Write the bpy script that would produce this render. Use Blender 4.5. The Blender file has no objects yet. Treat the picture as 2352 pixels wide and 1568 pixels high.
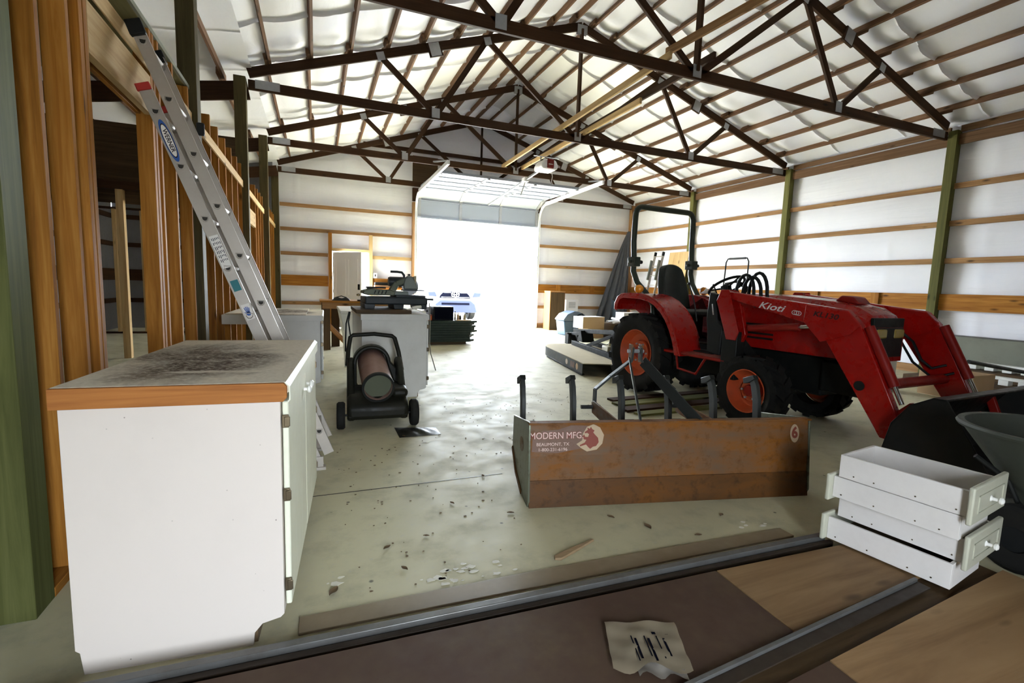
import bpy, bmesh, math, random
from mathutils import Vector, Matrix
random.seed(7)
SC = bpy.context.scene
COL = SC.collection
PI = math.pi
V = Vector

# ------------------------------------------------------------------ mesh helpers
class MB:
    """collects shapes and links them as ONE mesh object"""
    def __init__(s):
        s.v, s.f, s.uv = [], [], []
    def _add(s, vs, fs, uvs=None):
        b = len(s.v)
        s.v += [tuple(p) for p in vs]
        for i, f in enumerate(fs):
            s.f.append(tuple(b + k for k in f))
            s.uv.append(uvs[i] if uvs else [(vs[k][0] + vs[k][2] * .37, vs[k][1] + vs[k][2] * .5) for k in f])
        return s
    def bar(s, p0, p1, w, h, up=(0, 0, 1), off=(0, 0)):
        """square-edged bar from p0 to p1; w across, h along up; UV runs along the length"""
        p0, p1 = V(p0), V(p1)
        d = p1 - p0
        L = d.length
        d.normalize()
        up = V(up)
        if abs(d.dot(up)) > .98:
            up = V((0, 1, 0)) if abs(d.y) < .9 else V((1, 0, 0))
        sd = d.cross(up).normalized()
        up = sd.cross(d).normalized()
        o = sd * off[0] + up * off[1]
        q = [o + sd * a * w / 2 + up * b * h / 2 for a, b in ((-1, -1), (1, -1), (1, 1), (-1, 1))]
        vs = [p0 + x for x in q] + [p1 + x for x in q]
        fs = [(0, 3, 2, 1), (4, 5, 6, 7)]
        uvs = [[(0, 0), (0, h), (w, h), (w, 0)], [(0, 0), (w, 0), (w, h), (0, h)]]
        a = 0
        for i in range(4):
            j = (i + 1) % 4
            t = w if i % 2 == 0 else h
            fs.append((i, j, 4 + j, 4 + i))
            uvs.append([(0, a), (0, a + t), (L, a + t), (L, a)])
            a += t + .013
        return s._add(vs, fs, uvs)
    def box(s, lo, hi, rot=None, piv=(0, 0, 0)):
        lo, hi = V(lo), V(hi)
        d = hi - lo
        c = (lo + hi) / 2
        ax = max(range(3), key=lambda i: d[i])
        e = [V((1, 0, 0)), V((0, 1, 0)), V((0, 0, 1))]
        n = len(s.v)
        if ax == 0: s.bar(c - e[0] * d[0] / 2, c + e[0] * d[0] / 2, d[1], d[2])
        elif ax == 1: s.bar(c - e[1] * d[1] / 2, c + e[1] * d[1] / 2, d[0], d[2])
        else: s.bar(c - e[2] * d[2] / 2, c + e[2] * d[2] / 2, d[0], d[1], up=(0, 1, 0))
        if rot is not None: s.xf(rot, piv, n)
        return s
    def xf(s, m, piv=(0, 0, 0), start=0):
        piv = V(piv)
        m = m.to_3x3() if hasattr(m, 'to_3x3') else m
        for i in range(start, len(s.v)):
            s.v[i] = tuple(piv + m @ (V(s.v[i]) - piv))
        return s
    def tube(s, pts, r, n=10, closed=False, cap=True):
        pts = [V(p) for p in pts]
        m = len(pts)
        rr = r if isinstance(r, (list, tuple)) else [r] * m
        rings, prev = [], None
        for i, p in enumerate(pts):
            a = pts[(i - 1) % m] if closed or i else p
            b = pts[(i + 1) % m] if closed or i < m - 1 else p
            t = (b - a).normalized()
            if prev is None:
                nrm = t.orthogonal().normalized()
            else:
                nrm = (prev - t * prev.dot(t)).normalized()
            prev = nrm
            bn = t.cross(nrm)
            rings.append([p + (nrm * math.cos(2 * PI * k / n) + bn * math.sin(2 * PI * k / n)) * rr[i] for k in range(n)])
        vs = [q for R in rings for q in R]
        fs = []
        for i in range(m if closed else m - 1):
            j = (i + 1) % m
            for k in range(n):
                l = (k + 1) % n
                fs.append((i * n + k, i * n + l, j * n + l, j * n + k))
        if cap and not closed:
            fs.append(tuple(range(n - 1, -1, -1)))
            fs.append(tuple((m - 1) * n + k for k in range(n)))
        return s._add(vs, fs)
    def lathe(s, prof, c=(0, 0, 0), axis='z', n=24, closed=False, a0=0, a1=2 * PI):
        """prof: (radius, height) pairs turned about an axis through c"""
        full = abs(a1 - a0 - 2 * PI) < 1e-6
        m = n if full else n + 1
        vs = []
        for r, h in prof:
            for k in range(m):
                a = a0 + (a1 - a0) * k / n
                x, y = r * math.cos(a), r * math.sin(a)
                p = {'z': (x, y, h), 'x': (h, x, y), 'y': (y, h, x)}[axis]
                vs.append((c[0] + p[0], c[1] + p[1], c[2] + p[2]))
        fs = []
        P = len(prof)
        for i in range(P if closed else P - 1):
            j = (i + 1) % P
            for k in range(n):
                l = (k + 1) % m
                fs.append((i * m + k, i * m + l, j * m + l, j * m + k))
        return s._add(vs, fs)
    def disc(s, c, r, axis='z', n=24, t=.004):
        return s.lathe([(0, 0), (r, 0), (r, t), (0, t)], c, axis, n)
    def prism(s, poly, a, b, plane='xz'):
        """polygon extruded between a and b along the axis missing from plane"""
        def P(p, h):
            return {'xz': (p[0], h, p[1]), 'yz': (h, p[0], p[1]), 'xy': (p[0], p[1], h)}[plane]
        n = len(poly)
        vs = [P(p, a) for p in poly] + [P(p, b) for p in poly]
        fs = [tuple(range(n)), tuple(range(2 * n - 1, n - 1, -1))]
        for i in range(n):
            j = (i + 1) % n
            fs.append((i, n + i, n + j, j))
        return s._add(vs, fs)
    def grid(s, fn, nu, nv):
        vs = [fn(i / nu, j / nv) for j in range(nv + 1) for i in range(nu + 1)]
        fs = [(j * (nu + 1) + i, j * (nu + 1) + i + 1, (j + 1) * (nu + 1) + i + 1, (j + 1) * (nu + 1) + i) for j in range(nv) for i in range(nu)]
        return s._add(vs, fs)
    def build(s, name, m, parent=None, bevel=0, smooth=None, mat_world=None, seg=2, recalc=True):
        me = bpy.data.meshes.new(name)
        me.from_pydata(s.v, [], s.f)
        ul = me.uv_layers.new(name='UVMap')
        k = 0
        for u in s.uv:
            for q in u:
                ul.data[k].uv = q
                k += 1
        if recalc:
            bm = bmesh.new(); bm.from_mesh(me)
            bmesh.ops.recalc_face_normals(bm, faces=bm.faces)
            bm.to_mesh(me); bm.free()
        if smooth:
            me.shade_smooth()
            me.set_sharp_from_angle(angle=math.radians(smooth))
        o = bpy.data.objects.new(name, me)
        COL.objects.link(o)
        if m: me.materials.append(m)
        if parent is not None: o.parent = parent
        if bevel:
            b = o.modifiers.new('edge', 'BEVEL')
            b.width = bevel; b.segments = seg; b.limit_method = 'ANGLE'; b.angle_limit = math.radians(40)
            if not smooth:
                me.shade_smooth(); me.set_sharp_from_angle(angle=math.radians(35))
        return o

def tag(o, label=None, cat=None, group=None, kind=None):
    if label: o['label'] = label
    if cat: o['category'] = cat
    if group: o['group'] = group
    if kind: o['kind'] = kind
    return o
def thing(name, label, cat, loc=(0, 0, 0), rz=0, group=None):
    o = bpy.data.objects.new(name, None)
    COL.objects.link(o)
    o.empty_display_size = .05
    o.location = loc
    o.rotation_euler = (0, 0, rz)
    return tag(o, label, cat, group)
def copy_tree(o, parent=None):
    c = o.copy(); COL.objects.link(c)
    if parent is not None: c.parent = parent
    for ch in list(o.children): copy_tree(ch, c)
    return c
def struct(o): o['kind'] = 'structure'; return o

def text_mesh(name, body, size, m, parent, mw, depth=.0006, xs=1.0, shear=0, bold=0):
    cu = bpy.data.curves.new('lettering', 'FONT')
    cu.body = body; cu.size = size; cu.align_x = 'CENTER'; cu.align_y = 'CENTER'
    cu.extrude = depth; cu.shear = shear; cu.offset = bold; cu.resolution_u = 4
    t = bpy.data.objects.new('lettering', cu)
    COL.objects.link(t)
    bpy.context.view_layer.update()
    me = bpy.data.meshes.new_from_object(t.evaluated_get(bpy.context.evaluated_depsgraph_get()))
    bpy.data.objects.remove(t)
    me.transform(Matrix.Diagonal((xs, 1, 1, 1)))
    me.transform(mw)
    me.materials.clear(); me.materials.append(m)
    o = bpy.data.objects.new(name, me)
    COL.objects.link(o)
    if parent is not None: o.parent = parent
    return o
def frame(o, x, z):
    """matrix with local x along x, local z (text normal) along z, at o"""
    x = V(x).normalized(); z = V(z).normalized(); y = z.cross(x).normalized(); x = y.cross(z)
    return Matrix(((x[0], y[0], z[0], o[0]), (x[1], y[1], z[1], o[1]), (x[2], y[2], z[2], o[2]), (0, 0, 0, 1)))

# ------------------------------------------------------------------ materials
class NT:
    def __init__(s, name):
        s.m = bpy.data.materials.new(name); s.m.use_nodes = True
        s.t = s.m.node_tree; s.n = s.t.nodes; s.l = s.t.links
        s.b = s.n['Principled BSDF']
    def new(s, ty, **k):
        n = s.n.new(ty)
        for a, v in k.items():
            if a in n.inputs.keys() if isinstance(a, str) else False: n.inputs[a].default_value = v
            else: setattr(n, a, v)
        return n
    def link(s, a, b): s.l.new(a, b)
    def noise(s, vec, scale, detail=4, rough=.6, dist=0):
        n = s.n.new('ShaderNodeTexNoise')
        n.inputs['Scale'].default_value = scale; n.inputs['Detail'].default_value = detail
        n.inputs['Roughness'].default_value = rough; n.inputs['Distortion'].default_value = dist
        if vec is not None: s.link(vec, n.inputs['Vector'])
        return n.outputs['Fac']
    def ramp(s, fac, stops, interp='LINEAR'):
        r = s.n.new('ShaderNodeValToRGB'); r.color_ramp.interpolation = interp
        e = r.color_ramp.elements
        while len(e) < len(stops): e.new(.5)
        for x, (p, c) in zip(e, stops):
            x.position = p; x.color = (*c, 1) if len(c) == 3 else c
        s.link(fac, r.inputs['Fac'])
        return r.outputs['Color']
    def mapr(s, fac, a, b, c, d):
        r = s.n.new('ShaderNodeMapRange')
        for i, v in zip((1, 2, 3, 4), (a, b, c, d)): r.inputs[i].default_value = v
        s.link(fac, r.inputs[0])
        return r.outputs[0]
    def mix(s, fac, a, b, mode='MIX'):
        r = s.n.new('ShaderNodeMix'); r.data_type = 'RGBA'; r.blend_type = mode
        for sock, v in ((r.inputs['Factor'], fac), (r.inputs['A'], a), (r.inputs['B'], b)):
            if isinstance(v, (int, float)): sock.default_value = v
            elif isinstance(v, tuple): sock.default_value = (*v, 1)
            else: s.link(v, sock)
        # colour sockets share names with float ones: pick the colour pair
        return r.outputs['Result']
    def map(s, vec, scale, loc=(0, 0, 0)):
        m = s.n.new('ShaderNodeMapping')
        m.inputs['Scale'].default_value = scale; m.inputs['Location'].default_value = loc
        s.link(vec, m.inputs['Vector'])
        return m.outputs['Vector']
    def coord(s, which='Object'):
        return s.n.new('ShaderNodeTexCoord').outputs[which]
    def bump(s, h, strength=.2, dist=.01):
        b = s.n.new('ShaderNodeBump'); b.inputs['Strength'].default_value = strength; b.inputs['Distance'].default_value = dist
        s.link(h, b.inputs['Height']); s.link(b.outputs['Normal'], s.b.inputs['Normal'])
    def math(s, op, a, b=0.0):
        m = s.n.new('ShaderNodeMath'); m.operation = op
        for i, v in enumerate((a, b)):
            if isinstance(v, (int, float)): m.inputs[i].default_value = v
            else: s.link(v, m.inputs[i])
        return m.outputs[0]

def mixcol(N, fac, a, b, mode='MIX'):
    r = N.n.new('ShaderNodeMixRGB'); r.blend_type = mode
    for sock, v in ((r.inputs[0], fac), (r.inputs[1], a), (r.inputs[2], b)):
        if isinstance(v, (int, float)): sock.default_value = v
        elif isinstance(v, tuple): sock.default_value = (*v, 1)
        else: N.link(v, sock)
    return r.outputs[0]

def wood(name, dark, mid, light, rough=.65, knots=True, along=1.2, across=26):
    N = NT(name)
    uv = N.coord('UV')
    oi = N.n.new('ShaderNodeObjectInfo')
    add = N.n.new('ShaderNodeVectorMath'); add.operation = 'MULTIPLY_ADD'
    cmb = N.n.new('ShaderNodeCombineXYZ')
    N.link(oi.outputs['Random'], cmb.inputs[0]); N.link(oi.outputs['Random'], cmb.inputs[1])
    N.link(cmb.outputs[0], add.inputs[0]); add.inputs[1].default_value = (37, 19, 0); N.link(uv, add.inputs[2])
    vec = add.outputs[0]
    g = N.noise(N.map(vec, (along, across, 1)), 1, 5, .65, .6)
    c = N.ramp(g, [(.25, dark), (.5, mid), (.75, light)])
    big = N.noise(N.map(vec, (.7, 5, 1)), 1, 2, .5)
    c = mixcol(N, N.mapr(big, .35, .7, 0, .4), c, dark)
    if knots:
        vo = N.n.new('ShaderNodeTexVoronoi'); vo.inputs['Scale'].default_value = 1; vo.inputs['Randomness'].default_value = 1
        N.link(N.map(vec, (2.2, 6.5, 1)), vo.inputs['Vector'])
        k = N.mapr(vo.outputs['Distance'], .05, .16, .85, 0)
        c = mixcol(N, k, c, tuple(x * .22 for x in dark))
    tone = N.mapr(oi.outputs['Random'], 0, 1, .82, 1.12)
    mul = N.n.new('ShaderNodeVectorMath'); mul.operation = 'SCALE'
    N.link(c, mul.inputs[0]); N.link(tone, mul.inputs['Scale'])
    N.link(mul.outputs[0], N.b.inputs['Base Color'])
    N.b.inputs['Roughness'].default_value = rough
    N.b.inputs['Specular IOR Level'].default_value = .18
    N.bump(g, .12, .004)
    return N.m

def paint(name, col, rough=.5, metal=0, dirt=None, amount=.35, scale=3, spec=.28, bump=0, coat=0):
    N = NT(name)
    ob = N.coord('Object')
    if dirt:
        a = N.noise(ob, scale, 6, .65)
        b = N.noise(ob, scale * 9, 3, .6)
        f = N.math('MULTIPLY', N.mapr(a, .42, .72, 0, 1), N.mapr(b, .3, .7, .4, 1))
        f = N.math('MULTIPLY', f, amount)
        N.link(mixcol(N, f, col, dirt), N.b.inputs['Base Color'])
    else:
        N.b.inputs['Base Color'].default_value = (*col, 1)
    r = N.noise(ob, 14, 3, .6)
    N.link(N.mapr(r, .3, .7, max(.05, rough - .08), min(1, rough + .08)), N.b.inputs['Roughness'])
    N.b.inputs['Metallic'].default_value = metal
    N.b.inputs['Specular IOR Level'].default_value = spec
    if coat: N.b.inputs['Coat Weight'].default_value = coat
    if bump: N.bump(N.noise(ob, 40, 3, .6), bump, .004)
    return N.m

def insulation():
    N = NT('white vinyl insulation facing')
    ob = N.coord('Object')
    w = N.noise(N.map(ob, (.6, .6, 9)), 1, 4, .55, 1.2)
    w2 = N.noise(N.map(ob, (3.5, 3.5, 3.5)), 1, 3, .5, .4)
    spots = N.noise(ob, 1.1, 5, .7)
    c = N.ramp(spots, [(.3, (.85, .87, .95)), (.62, (.89, .905, .96))])
    N.link(c, N.b.inputs['Base Color'])
    N.b.inputs['Roughness'].default_value = .5
    h = N.math('ADD', N.math('MULTIPLY', w, .7), N.math('MULTIPLY', w2, .3))
    N.bump(h, .35, .03)
    return N.m

def concrete():
    N = NT('worn concrete slab')
    ob = N.coord('Object')
    a = N.noise(ob, .55, 7, .62, .5)
    b = N.noise(ob, 4, 6, .65)
    d = N.noise(ob, 30, 3, .6)
    c = N.ramp(a, [(.28, (.36, .335, .215)), (.5, (.49, .46, .30)), (.72, (.59, .56, .385))])
    c = mixcol(N, N.mapr(b, .5, .75, 0, .4), c, (.12, .115, .1))
    c = mixcol(N, N.mapr(d, .58, .75, 0, .35), c, (.42, .41, .37))
    vo = N.n.new('ShaderNodeTexVoronoi'); vo.inputs['Scale'].default_value = 5.5
    N.link(ob, vo.inputs['Vector'])
    c = mixcol(N, N.mapr(vo.outputs['Distance'], .035, .07, .85, 0), c, (.045, .04, .03))
    N.link(c, N.b.inputs['Base Color'])
    N.link(N.mapr(b, .3, .7, .52, .78), N.b.inputs['Roughness'])
    N.bump(N.math('ADD', b, N.math('MULTIPLY', d, .5)), .12, .006)
    return N.m

def rusty(name, base, rust, dark, lo=.42, hi=.62, scale=2.2, metal=.55):
    N = NT(name)
    ob = N.coord('Object')
    a = N.noise(N.map(ob, (1, 1, 2.6)), scale, 7, .68, .4)
    b = N.noise(ob, scale * 8, 4, .65)
    f = N.mapr(N.math('ADD', N.math('MULTIPLY', a, .8), N.math('MULTIPLY', b, .2)), lo, hi, 0, 1)
    c = mixcol(N, f, base, rust)
    c = mixcol(N, N.mapr(b, .52, .72, 0, .7), c, dark)
    N.link(c, N.b.inputs['Base Color'])
    N.link(N.mapr(f, 0, 1, .38, .8), N.b.inputs['Roughness'])
    N.link(N.mapr(f, 0, 1, metal, 0), N.b.inputs['Metallic'])
    N.b.inputs['Specular IOR Level'].default_value = .2
    N.bump(b, .25, .004)
    return N.m

def dusty_top():
    """laminate counter with a broad patch of loose dirt in the middle"""
    N = NT('dusty laminate')
    ob = N.coord('Object')
    sx = N.n.new('ShaderNodeSeparateXYZ'); N.link(ob, sx.inputs[0])
    warp = N.noise(N.map(ob, (3, 2.2, 1)), 1, 5, .7, .8)
    ex = N.math('POWER', N.math('ABSOLUTE', N.math('MULTIPLY', N.math('ADD', sx.outputs[0], .34), 3.3)), 2.0)
    ey = N.math('POWER', N.math('ABSOLUTE', N.math('MULTIPLY', N.math('ADD', sx.outputs[1], -.55), 1.9)), 2.0)
    r = N.math('ADD', N.math('ADD', ex, ey), N.math('MULTIPLY', N.math('ADD', warp, -.5), 3.2))
    patch = N.mapr(r, .1, 1.25, 1, 0)
    b = N.noise(ob, 60, 4, .7)
    clean = N.noise(N.map(ob, (2.2, 8, 1)), 1, 3, .6, .3)
    f = N.math('MULTIPLY', patch, N.mapr(b, .30, .52, .35, 1))
    f = N.math('MULTIPLY', f, N.mapr(clean, .60, .68, 1, .1))
    c = mixcol(N, N.mapr(b, .45, .7, 0, .35), (.72, .65, .52), (.40, .32, .22))
    c = mixcol(N, f, c, (.075, .042, .018))
    N.link(c, N.b.inputs['Base Color'])
    N.b.inputs['Roughness'].default_value = .75
    N.b.inputs['Specular IOR Level'].default_value = .2
    N.bump(b, .3, .004)
    return N.m

def glassy(name, col, rough=.08, alpha=None):
    N = NT(name)
    N.b.inputs['Base Color'].default_value = (*col, 1)
    N.b.inputs['Roughness'].default_value = rough
    if alpha:
        N.b.inputs['Transmission Weight'].default_value = alpha
        N.b.inputs['IOR'].default_value = 1.45
    return N.m

M = {}
M['framing'] = wood('yellow pine framing lumber', (.19, .065, .008), (.37, .15, .02), (.56, .27, .055))
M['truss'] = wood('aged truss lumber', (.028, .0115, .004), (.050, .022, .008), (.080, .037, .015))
M['purlin'] = wood('roof purlin lumber', (.10, .050, .026), (.19, .105, .06), (.28, .17, .105))
M['girt'] = wood('wall girt lumber', (.20, .10, .04), (.36, .20, .085), (.50, .31, .14))
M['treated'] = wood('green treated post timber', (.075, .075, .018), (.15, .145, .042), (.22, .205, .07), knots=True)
M['fresh'] = wood('fresh pale lumber', (.42, .26, .10), (.62, .43, .20), (.74, .56, .30))
M['dark_ply'] = wood('dark plywood', (.05, .03, .014), (.09, .055, .026), (.13, .08, .04), knots=False)
M['knotty'] = wood('knotty wood-grain panel', (.17, .095, .042), (.27, .165, .078), (.36, .235, .12), across=9, along=.8, rough=.6)
M['hardboard'] = paint('brown hardboard', (.062, .034, .022), .75, dirt=(.10, .07, .035), amount=.7, scale=2.2)
M['oak'] = wood('reddish oak veneer', (.22, .075, .018), (.40, .155, .04), (.55, .25, .075), knots=False, across=40)
def specked(name, col, speck):
    N = NT(name)
    ob = N.coord('Object')
    c = mixcol(N, N.mapr(N.noise(ob, 2.2, 5, .65), .5, .8, 0, .25), col, tuple(x * .78 for x in col))
    for sc, r0, r1, am in ((26, .04, .075, .8), (11, .028, .045, .9)):
        vo = N.n.new('ShaderNodeTexVoronoi'); vo.inputs['Scale'].default_value = sc; vo.inputs['Randomness'].default_value = 1
        N.link(ob, vo.inputs['Vector'])
        pick = N.mapr(N.noise(ob, sc * .31, 2, .5), .52, .60, 0, 1)
        c = mixcol(N, N.math('MULTIPLY', N.mapr(vo.outputs['Distance'], r0, r1, am, 0), pick), c, speck)
    N.link(c, N.b.inputs['Base Color'])
    N.b.inputs['Roughness'].default_value = .45
    N.b.inputs['Specular IOR Level'].default_value = .3
    return N.m
M['cabinet'] = specked('speckled white cabinet paint', (.64, .575, .52), (.13, .10, .075))
M['cabinet_plain'] = paint('white painted cabinet', (.64, .575, .52), .42, dirt=(.42, .34, .26), amount=.10, scale=6)
M['cabinet_door'] = paint('yellowed white cabinet door', (.76, .77, .62), .4, dirt=(.40, .36, .24), amount=.2, scale=5)
M['drawer'] = paint('white painted drawer', (.72, .69, .66), .5, dirt=(.35, .30, .26), amount=.2, scale=5)
M['greywhite'] = paint('off-white painted panel', (.60, .60, .57), .5, dirt=(.32, .30, .26), amount=.3, scale=4)
M['laminate'] = dusty_top()
M['dark_inside'] = paint('raw particle board', (.13, .085, .045), .8)
M['bronze'] = paint('aged bronze hardware', (.16, .125, .08), .4, metal=.8)
M['knob'] = paint('clear white knob', (.85, .84, .80), .18, coat=.4)
M['white_metal'] = paint('white enamel steel', (.80, .81, .84), .35)
M['insul'] = insulation()
M['floor'] = concrete()
M['insul_shaded'] = paint('white lean-to lining in shade tone', (.20, .20, .22), .6, dirt=(.12, .12, .12), amount=.5, scale=2)  # white insulation painted grey, the lean-to's dimness put into the colour
M['galv'] = paint('galvanised steel', (.42, .43, .45), .45, metal=.6, dirt=(.25, .25, .26), amount=.5, scale=12)
M['alu'] = paint('weathered aluminium', (.40, .365, .32), .45, metal=.35, dirt=(.30, .26, .22), amount=.35, scale=9)
M['rung_shade'] = paint('rung hole shadow', (.03, .027, .022), .7)  # dark paint standing in for the shade inside the hollow rungs
M['red_paint'] = paint('red tractor enamel', (.30, .004, .002), .30, dirt=(.14, .01, .005), amount=.15, scale=3, coat=.25)
M['red_dark'] = paint('dusty red enamel', (.22, .006, .003), .45, dirt=(.10, .02, .01), amount=.35, scale=5)
M['rim'] = paint('orange red wheel enamel', (.46, .07, .02), .45, dirt=(.16, .06, .03), amount=.6, scale=6)
M['rubber'] = paint('black tyre rubber', (.010, .010, .009), .8, dirt=(.035, .03, .022), amount=.4, scale=6, spec=.15)
M['black'] = paint('black painted steel', (.008, .009, .008), .5, dirt=(.03, .026, .02), amount=.3, scale=7, spec=.2)
M['rops'] = paint('dark green grey tube paint', (.035, .045, .032), .42)
M['black_plastic'] = paint('black moulded plastic', (.010, .011, .011), .5, spec=.2)
M['vinyl_black'] = paint('black seat vinyl', (.02, .023, .02), .5, bump=.2)
M['decal_white'] = paint('silver lettering', (.62, .60, .60), .4)
M['decal_dark'] = paint('dark lettering', (.02, .01, .01), .5)
M['amber'] = glassy('amber lamp lens', (.85, .30, .02), .12)
M['blade'] = rusty('rusted steel plate', (.115, .078, .050), (.19, .066, .006), (.075, .032, .008), .36, .62, metal=.1)
M['blade_edge'] = rusty('rust-brown cutting edge', (.060, .030, .012), (.12, .043, .005), (.028, .014, .006), .35, .7, metal=.1)
M['blade_green'] = rusty('scuffed grey green steel', (.16, .175, .13), (.12, .085, .05), (.06, .05, .03), .5, .8)
M['shank'] = paint('dark worn shank steel', (.03, .032, .03), .5, metal=.3)
M['sticker_cream'] = paint('cream sticker film', (.42, .31, .20), .5, dirt=(.35, .25, .15), amount=.5, scale=20)
M['sticker_red'] = paint('faded brick red print', (.20, .045, .028), .55)
M['sticker_pink'] = paint('faded pink white print', (.62, .46, .40), .55)
M['heater_shell'] = paint('dull reddish brown heater shell', (.26, .155, .125), .42, metal=.2, dirt=(.14, .08, .06), amount=.4)
M['heater_black'] = paint('black heater body', (.009, .009, .006), .5, dirt=(.035, .03, .014), amount=.4, spec=.2)
M['mower_deck'] = paint('tan dust over deck', (.42, .36, .23), .8, dirt=(.30, .26, .19), amount=.4, scale=9)
M['mower_skirt'] = paint('dirty dark green deck skirt', (.028, .032, .022), .7, dirt=(.09, .065, .04), amount=.6, scale=9, spec=.1)
M['mower_frame'] = paint('dark olive frame steel', (.006, .007, .005), .7, spec=.06)
M['gearbox'] = paint('cream gearbox casting', (.50, .47, .33), .6, dirt=(.2, .18, .12), amount=.5, scale=10)
M['tarp'] = paint('dark grey tarpaulin', (.075, .08, .095), .42, bump=.15)
M['tarp_light'] = paint('pale blue grey plastic', (.10, .14, .20), .4)
M['card'] = paint('cardboard', (.46, .31, .17), .8)
M['card_white'] = paint('white carton', (.74, .72, .68), .7)
M['paper'] = paint('off-white paper', (.70, .68, .60), .8)
M['hopper'] = paint('dark grey hopper plastic', (.05, .055, .042), .55)
M['bucket'] = paint('black loader bucket paint', (.010, .010, .009), .5, dirt=(.05, .035, .02), amount=.35)
M['cyl'] = paint('chrome cylinder rod', (.65, .66, .68), .15, metal=1)
M['blue_plastic'] = paint('translucent blue jug plastic', (.07, .12, .19), .35)
M['orange'] = paint('orange red box', (.62, .13, .03), .5)
M['mat_dark'] = paint('dark green black matting', (.022, .035, .028), .7, dirt=(.05, .06, .05), amount=.5, scale=10)
M['sawgreen'] = paint('olive grey saw casting', (.10, .11, .075), .45, metal=.2)
M['saw_black'] = paint('black blue saw base', (.02, .026, .03), .45)
M['sawgrey'] = paint('grey saw guard', (.17, .19, .17), .45, metal=.3)
M['truck'] = paint('white truck paint', (.80, .82, .88), .25, coat=.5)
M['truck_glass'] = glassy('truck glass in reflected sky tone', (.30, .33, .40), .05)  # pale base colour stands in for bright sky reflected in the windscreen
M['truck_dark'] = paint('dark truck grille', (.0028, .0034, .008), .7, spec=.02)
M['gravel'] = paint('grey gravel drive', (.38, .37, .345), .9, dirt=(.28, .27, .25), amount=.6, scale=2)
M['door'] = paint('white steel door', (.78, .76, .77), .4)
M['green_panel'] = paint('grey green leaning panel', (.20, .21, .165), .6, dirt=(.12, .11, .08), amount=.5, scale=2.5)
M['lattice'] = paint('white plastic tray', (.80, .81, .78), .4)
M['strip_metal'] = paint('dull steel strip', (.14, .14, .135), .40, metal=.5, dirt=(.07, .055, .04), amount=.6, scale=8)
M['track'] = paint('dark brown track steel', (.032, .022, .015), .5, metal=.2)
M['film'] = glassy('cloudy plastic film', (.30, .25, .17), .3, .45)
M['yellow'] = paint('yellow pump casting', (.55, .42, .05), .45)
M['strap'] = paint('grey webbing strap', (.26, .25, .20), .8)
M['blue_print'] = paint('blue print', (.03, .10, .36), .5)
M['teal_print'] = paint('teal print', (.02, .16, .18), .5)
M['red_cap'] = paint('red plastic cap', (.40, .03, .025), .5)
M['burg'] = paint('dark red lens', (.16, .015, .012), .25)
M['green_trim'] = paint('green grey edge board', (.20, .21, .15), .6)
M['olive_ply'] = wood('olive toned plywood', (.12, .10, .035), (.19, .16, .06), (.25, .21, .09), knots=False)

M['post_backlit'] = wood('post timber in backlit shade tone', (.05, .038, .014), (.095, .075, .03), (.15, .125, .05))  # olive post timber darkened, backlit shade put into the colour
M['splinter'] = wood('dull bare wood', (.20, .13, .07), (.30, .21, .12), (.36, .26, .16), knots=False)

M['bumper'] = paint('grey blue bumper', (.030, .038, .075), .5, spec=.2)

M['door_panel'] = paint('pale blue grey door panel', (.34, .375, .45), .45, spec=.3)

M['sheet'] = paint('greyed printed sheet', (.21, .19, .165), .7)

M['decal_brown'] = paint('worn brown decal patch', (.15, .085, .06), .6, dirt=(.2, .15, .11), amount=.5, scale=18)
M['headlight'] = glassy('yellowed headlight lens', (.30, .22, .05), .2)

M['eave'] = wood('brown eave lumber', (.10, .05, .022), (.18, .10, .05), (.26, .155, .085))
M['drawer_front_shaded'] = paint('yellowed drawer front in shade tone', (.50, .50, .40), .45, dirt=(.36, .34, .25), amount=.3, scale=5)  # cabinet door paint darkened, the fronts' shade put into the colour

M['treated_shaded'] = wood('shaded green treated timber', (.05, .055, .014), (.10, .108, .032), (.15, .155, .055))  # darker copy of the treated timber, the near post's shade put into the colour
CAMROT = [[0.927474, -0.372414, 0.033154], [-0.011461, -0.11695, -0.993072], [0.373712, 0.920668, -0.112736]]
WORLD, SUNE, EXPO = 7.5, 14.0, 2.72
# ================================================================== the building
XR, XL, XO = 9.90, -.965, -4.35          # insulation of the tractor-side wall, stud-wall plane, lean-to outer wall
YF, YN = 13.98, -1.6                    # garage-door wall, wall behind the camera
BAY = [2.15, 5.03, 8.05, 11.03, 13.86]  # post lines
XC = 4.46                               # ridge
SL = math.tan(math.atan(1 / 3))
def under(x): return 4.08 + (9.80 - XC - abs(x - XC)) / 3          # underside of the truss top chords
def roof(x): return under(x) + .245                                # vinyl underside of the roof insulation

# ---- floor and ground
b = MB()
b.grid(lambda u, v: (XO - .1 + u * 14.5, YN + v * (YF + .15 - YN), 0), 4, 4)
struct(b.build('floor', M['floor']))
b = MB(); b.grid(lambda u, v: (-40 + u * 100, YF + .15 + v * 60, -.02), 4, 4)
struct(b.build('ground_outside', M['gravel']))
b = MB(); b.grid(lambda u, v: (-40 + u * 100, -40 + v * (40 + YN - .02), -.02), 4, 4)
struct(b.build('ground_behind', M['gravel']))
b = MB()
b.box((-.3, 2.955, .0003), (1.16, 2.962, .0012))
o = b.build('floor_crack', M['black']); struct(o); o.location = (0, 0, 0)  # thin black strip drawn as the crack line in the slab

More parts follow.
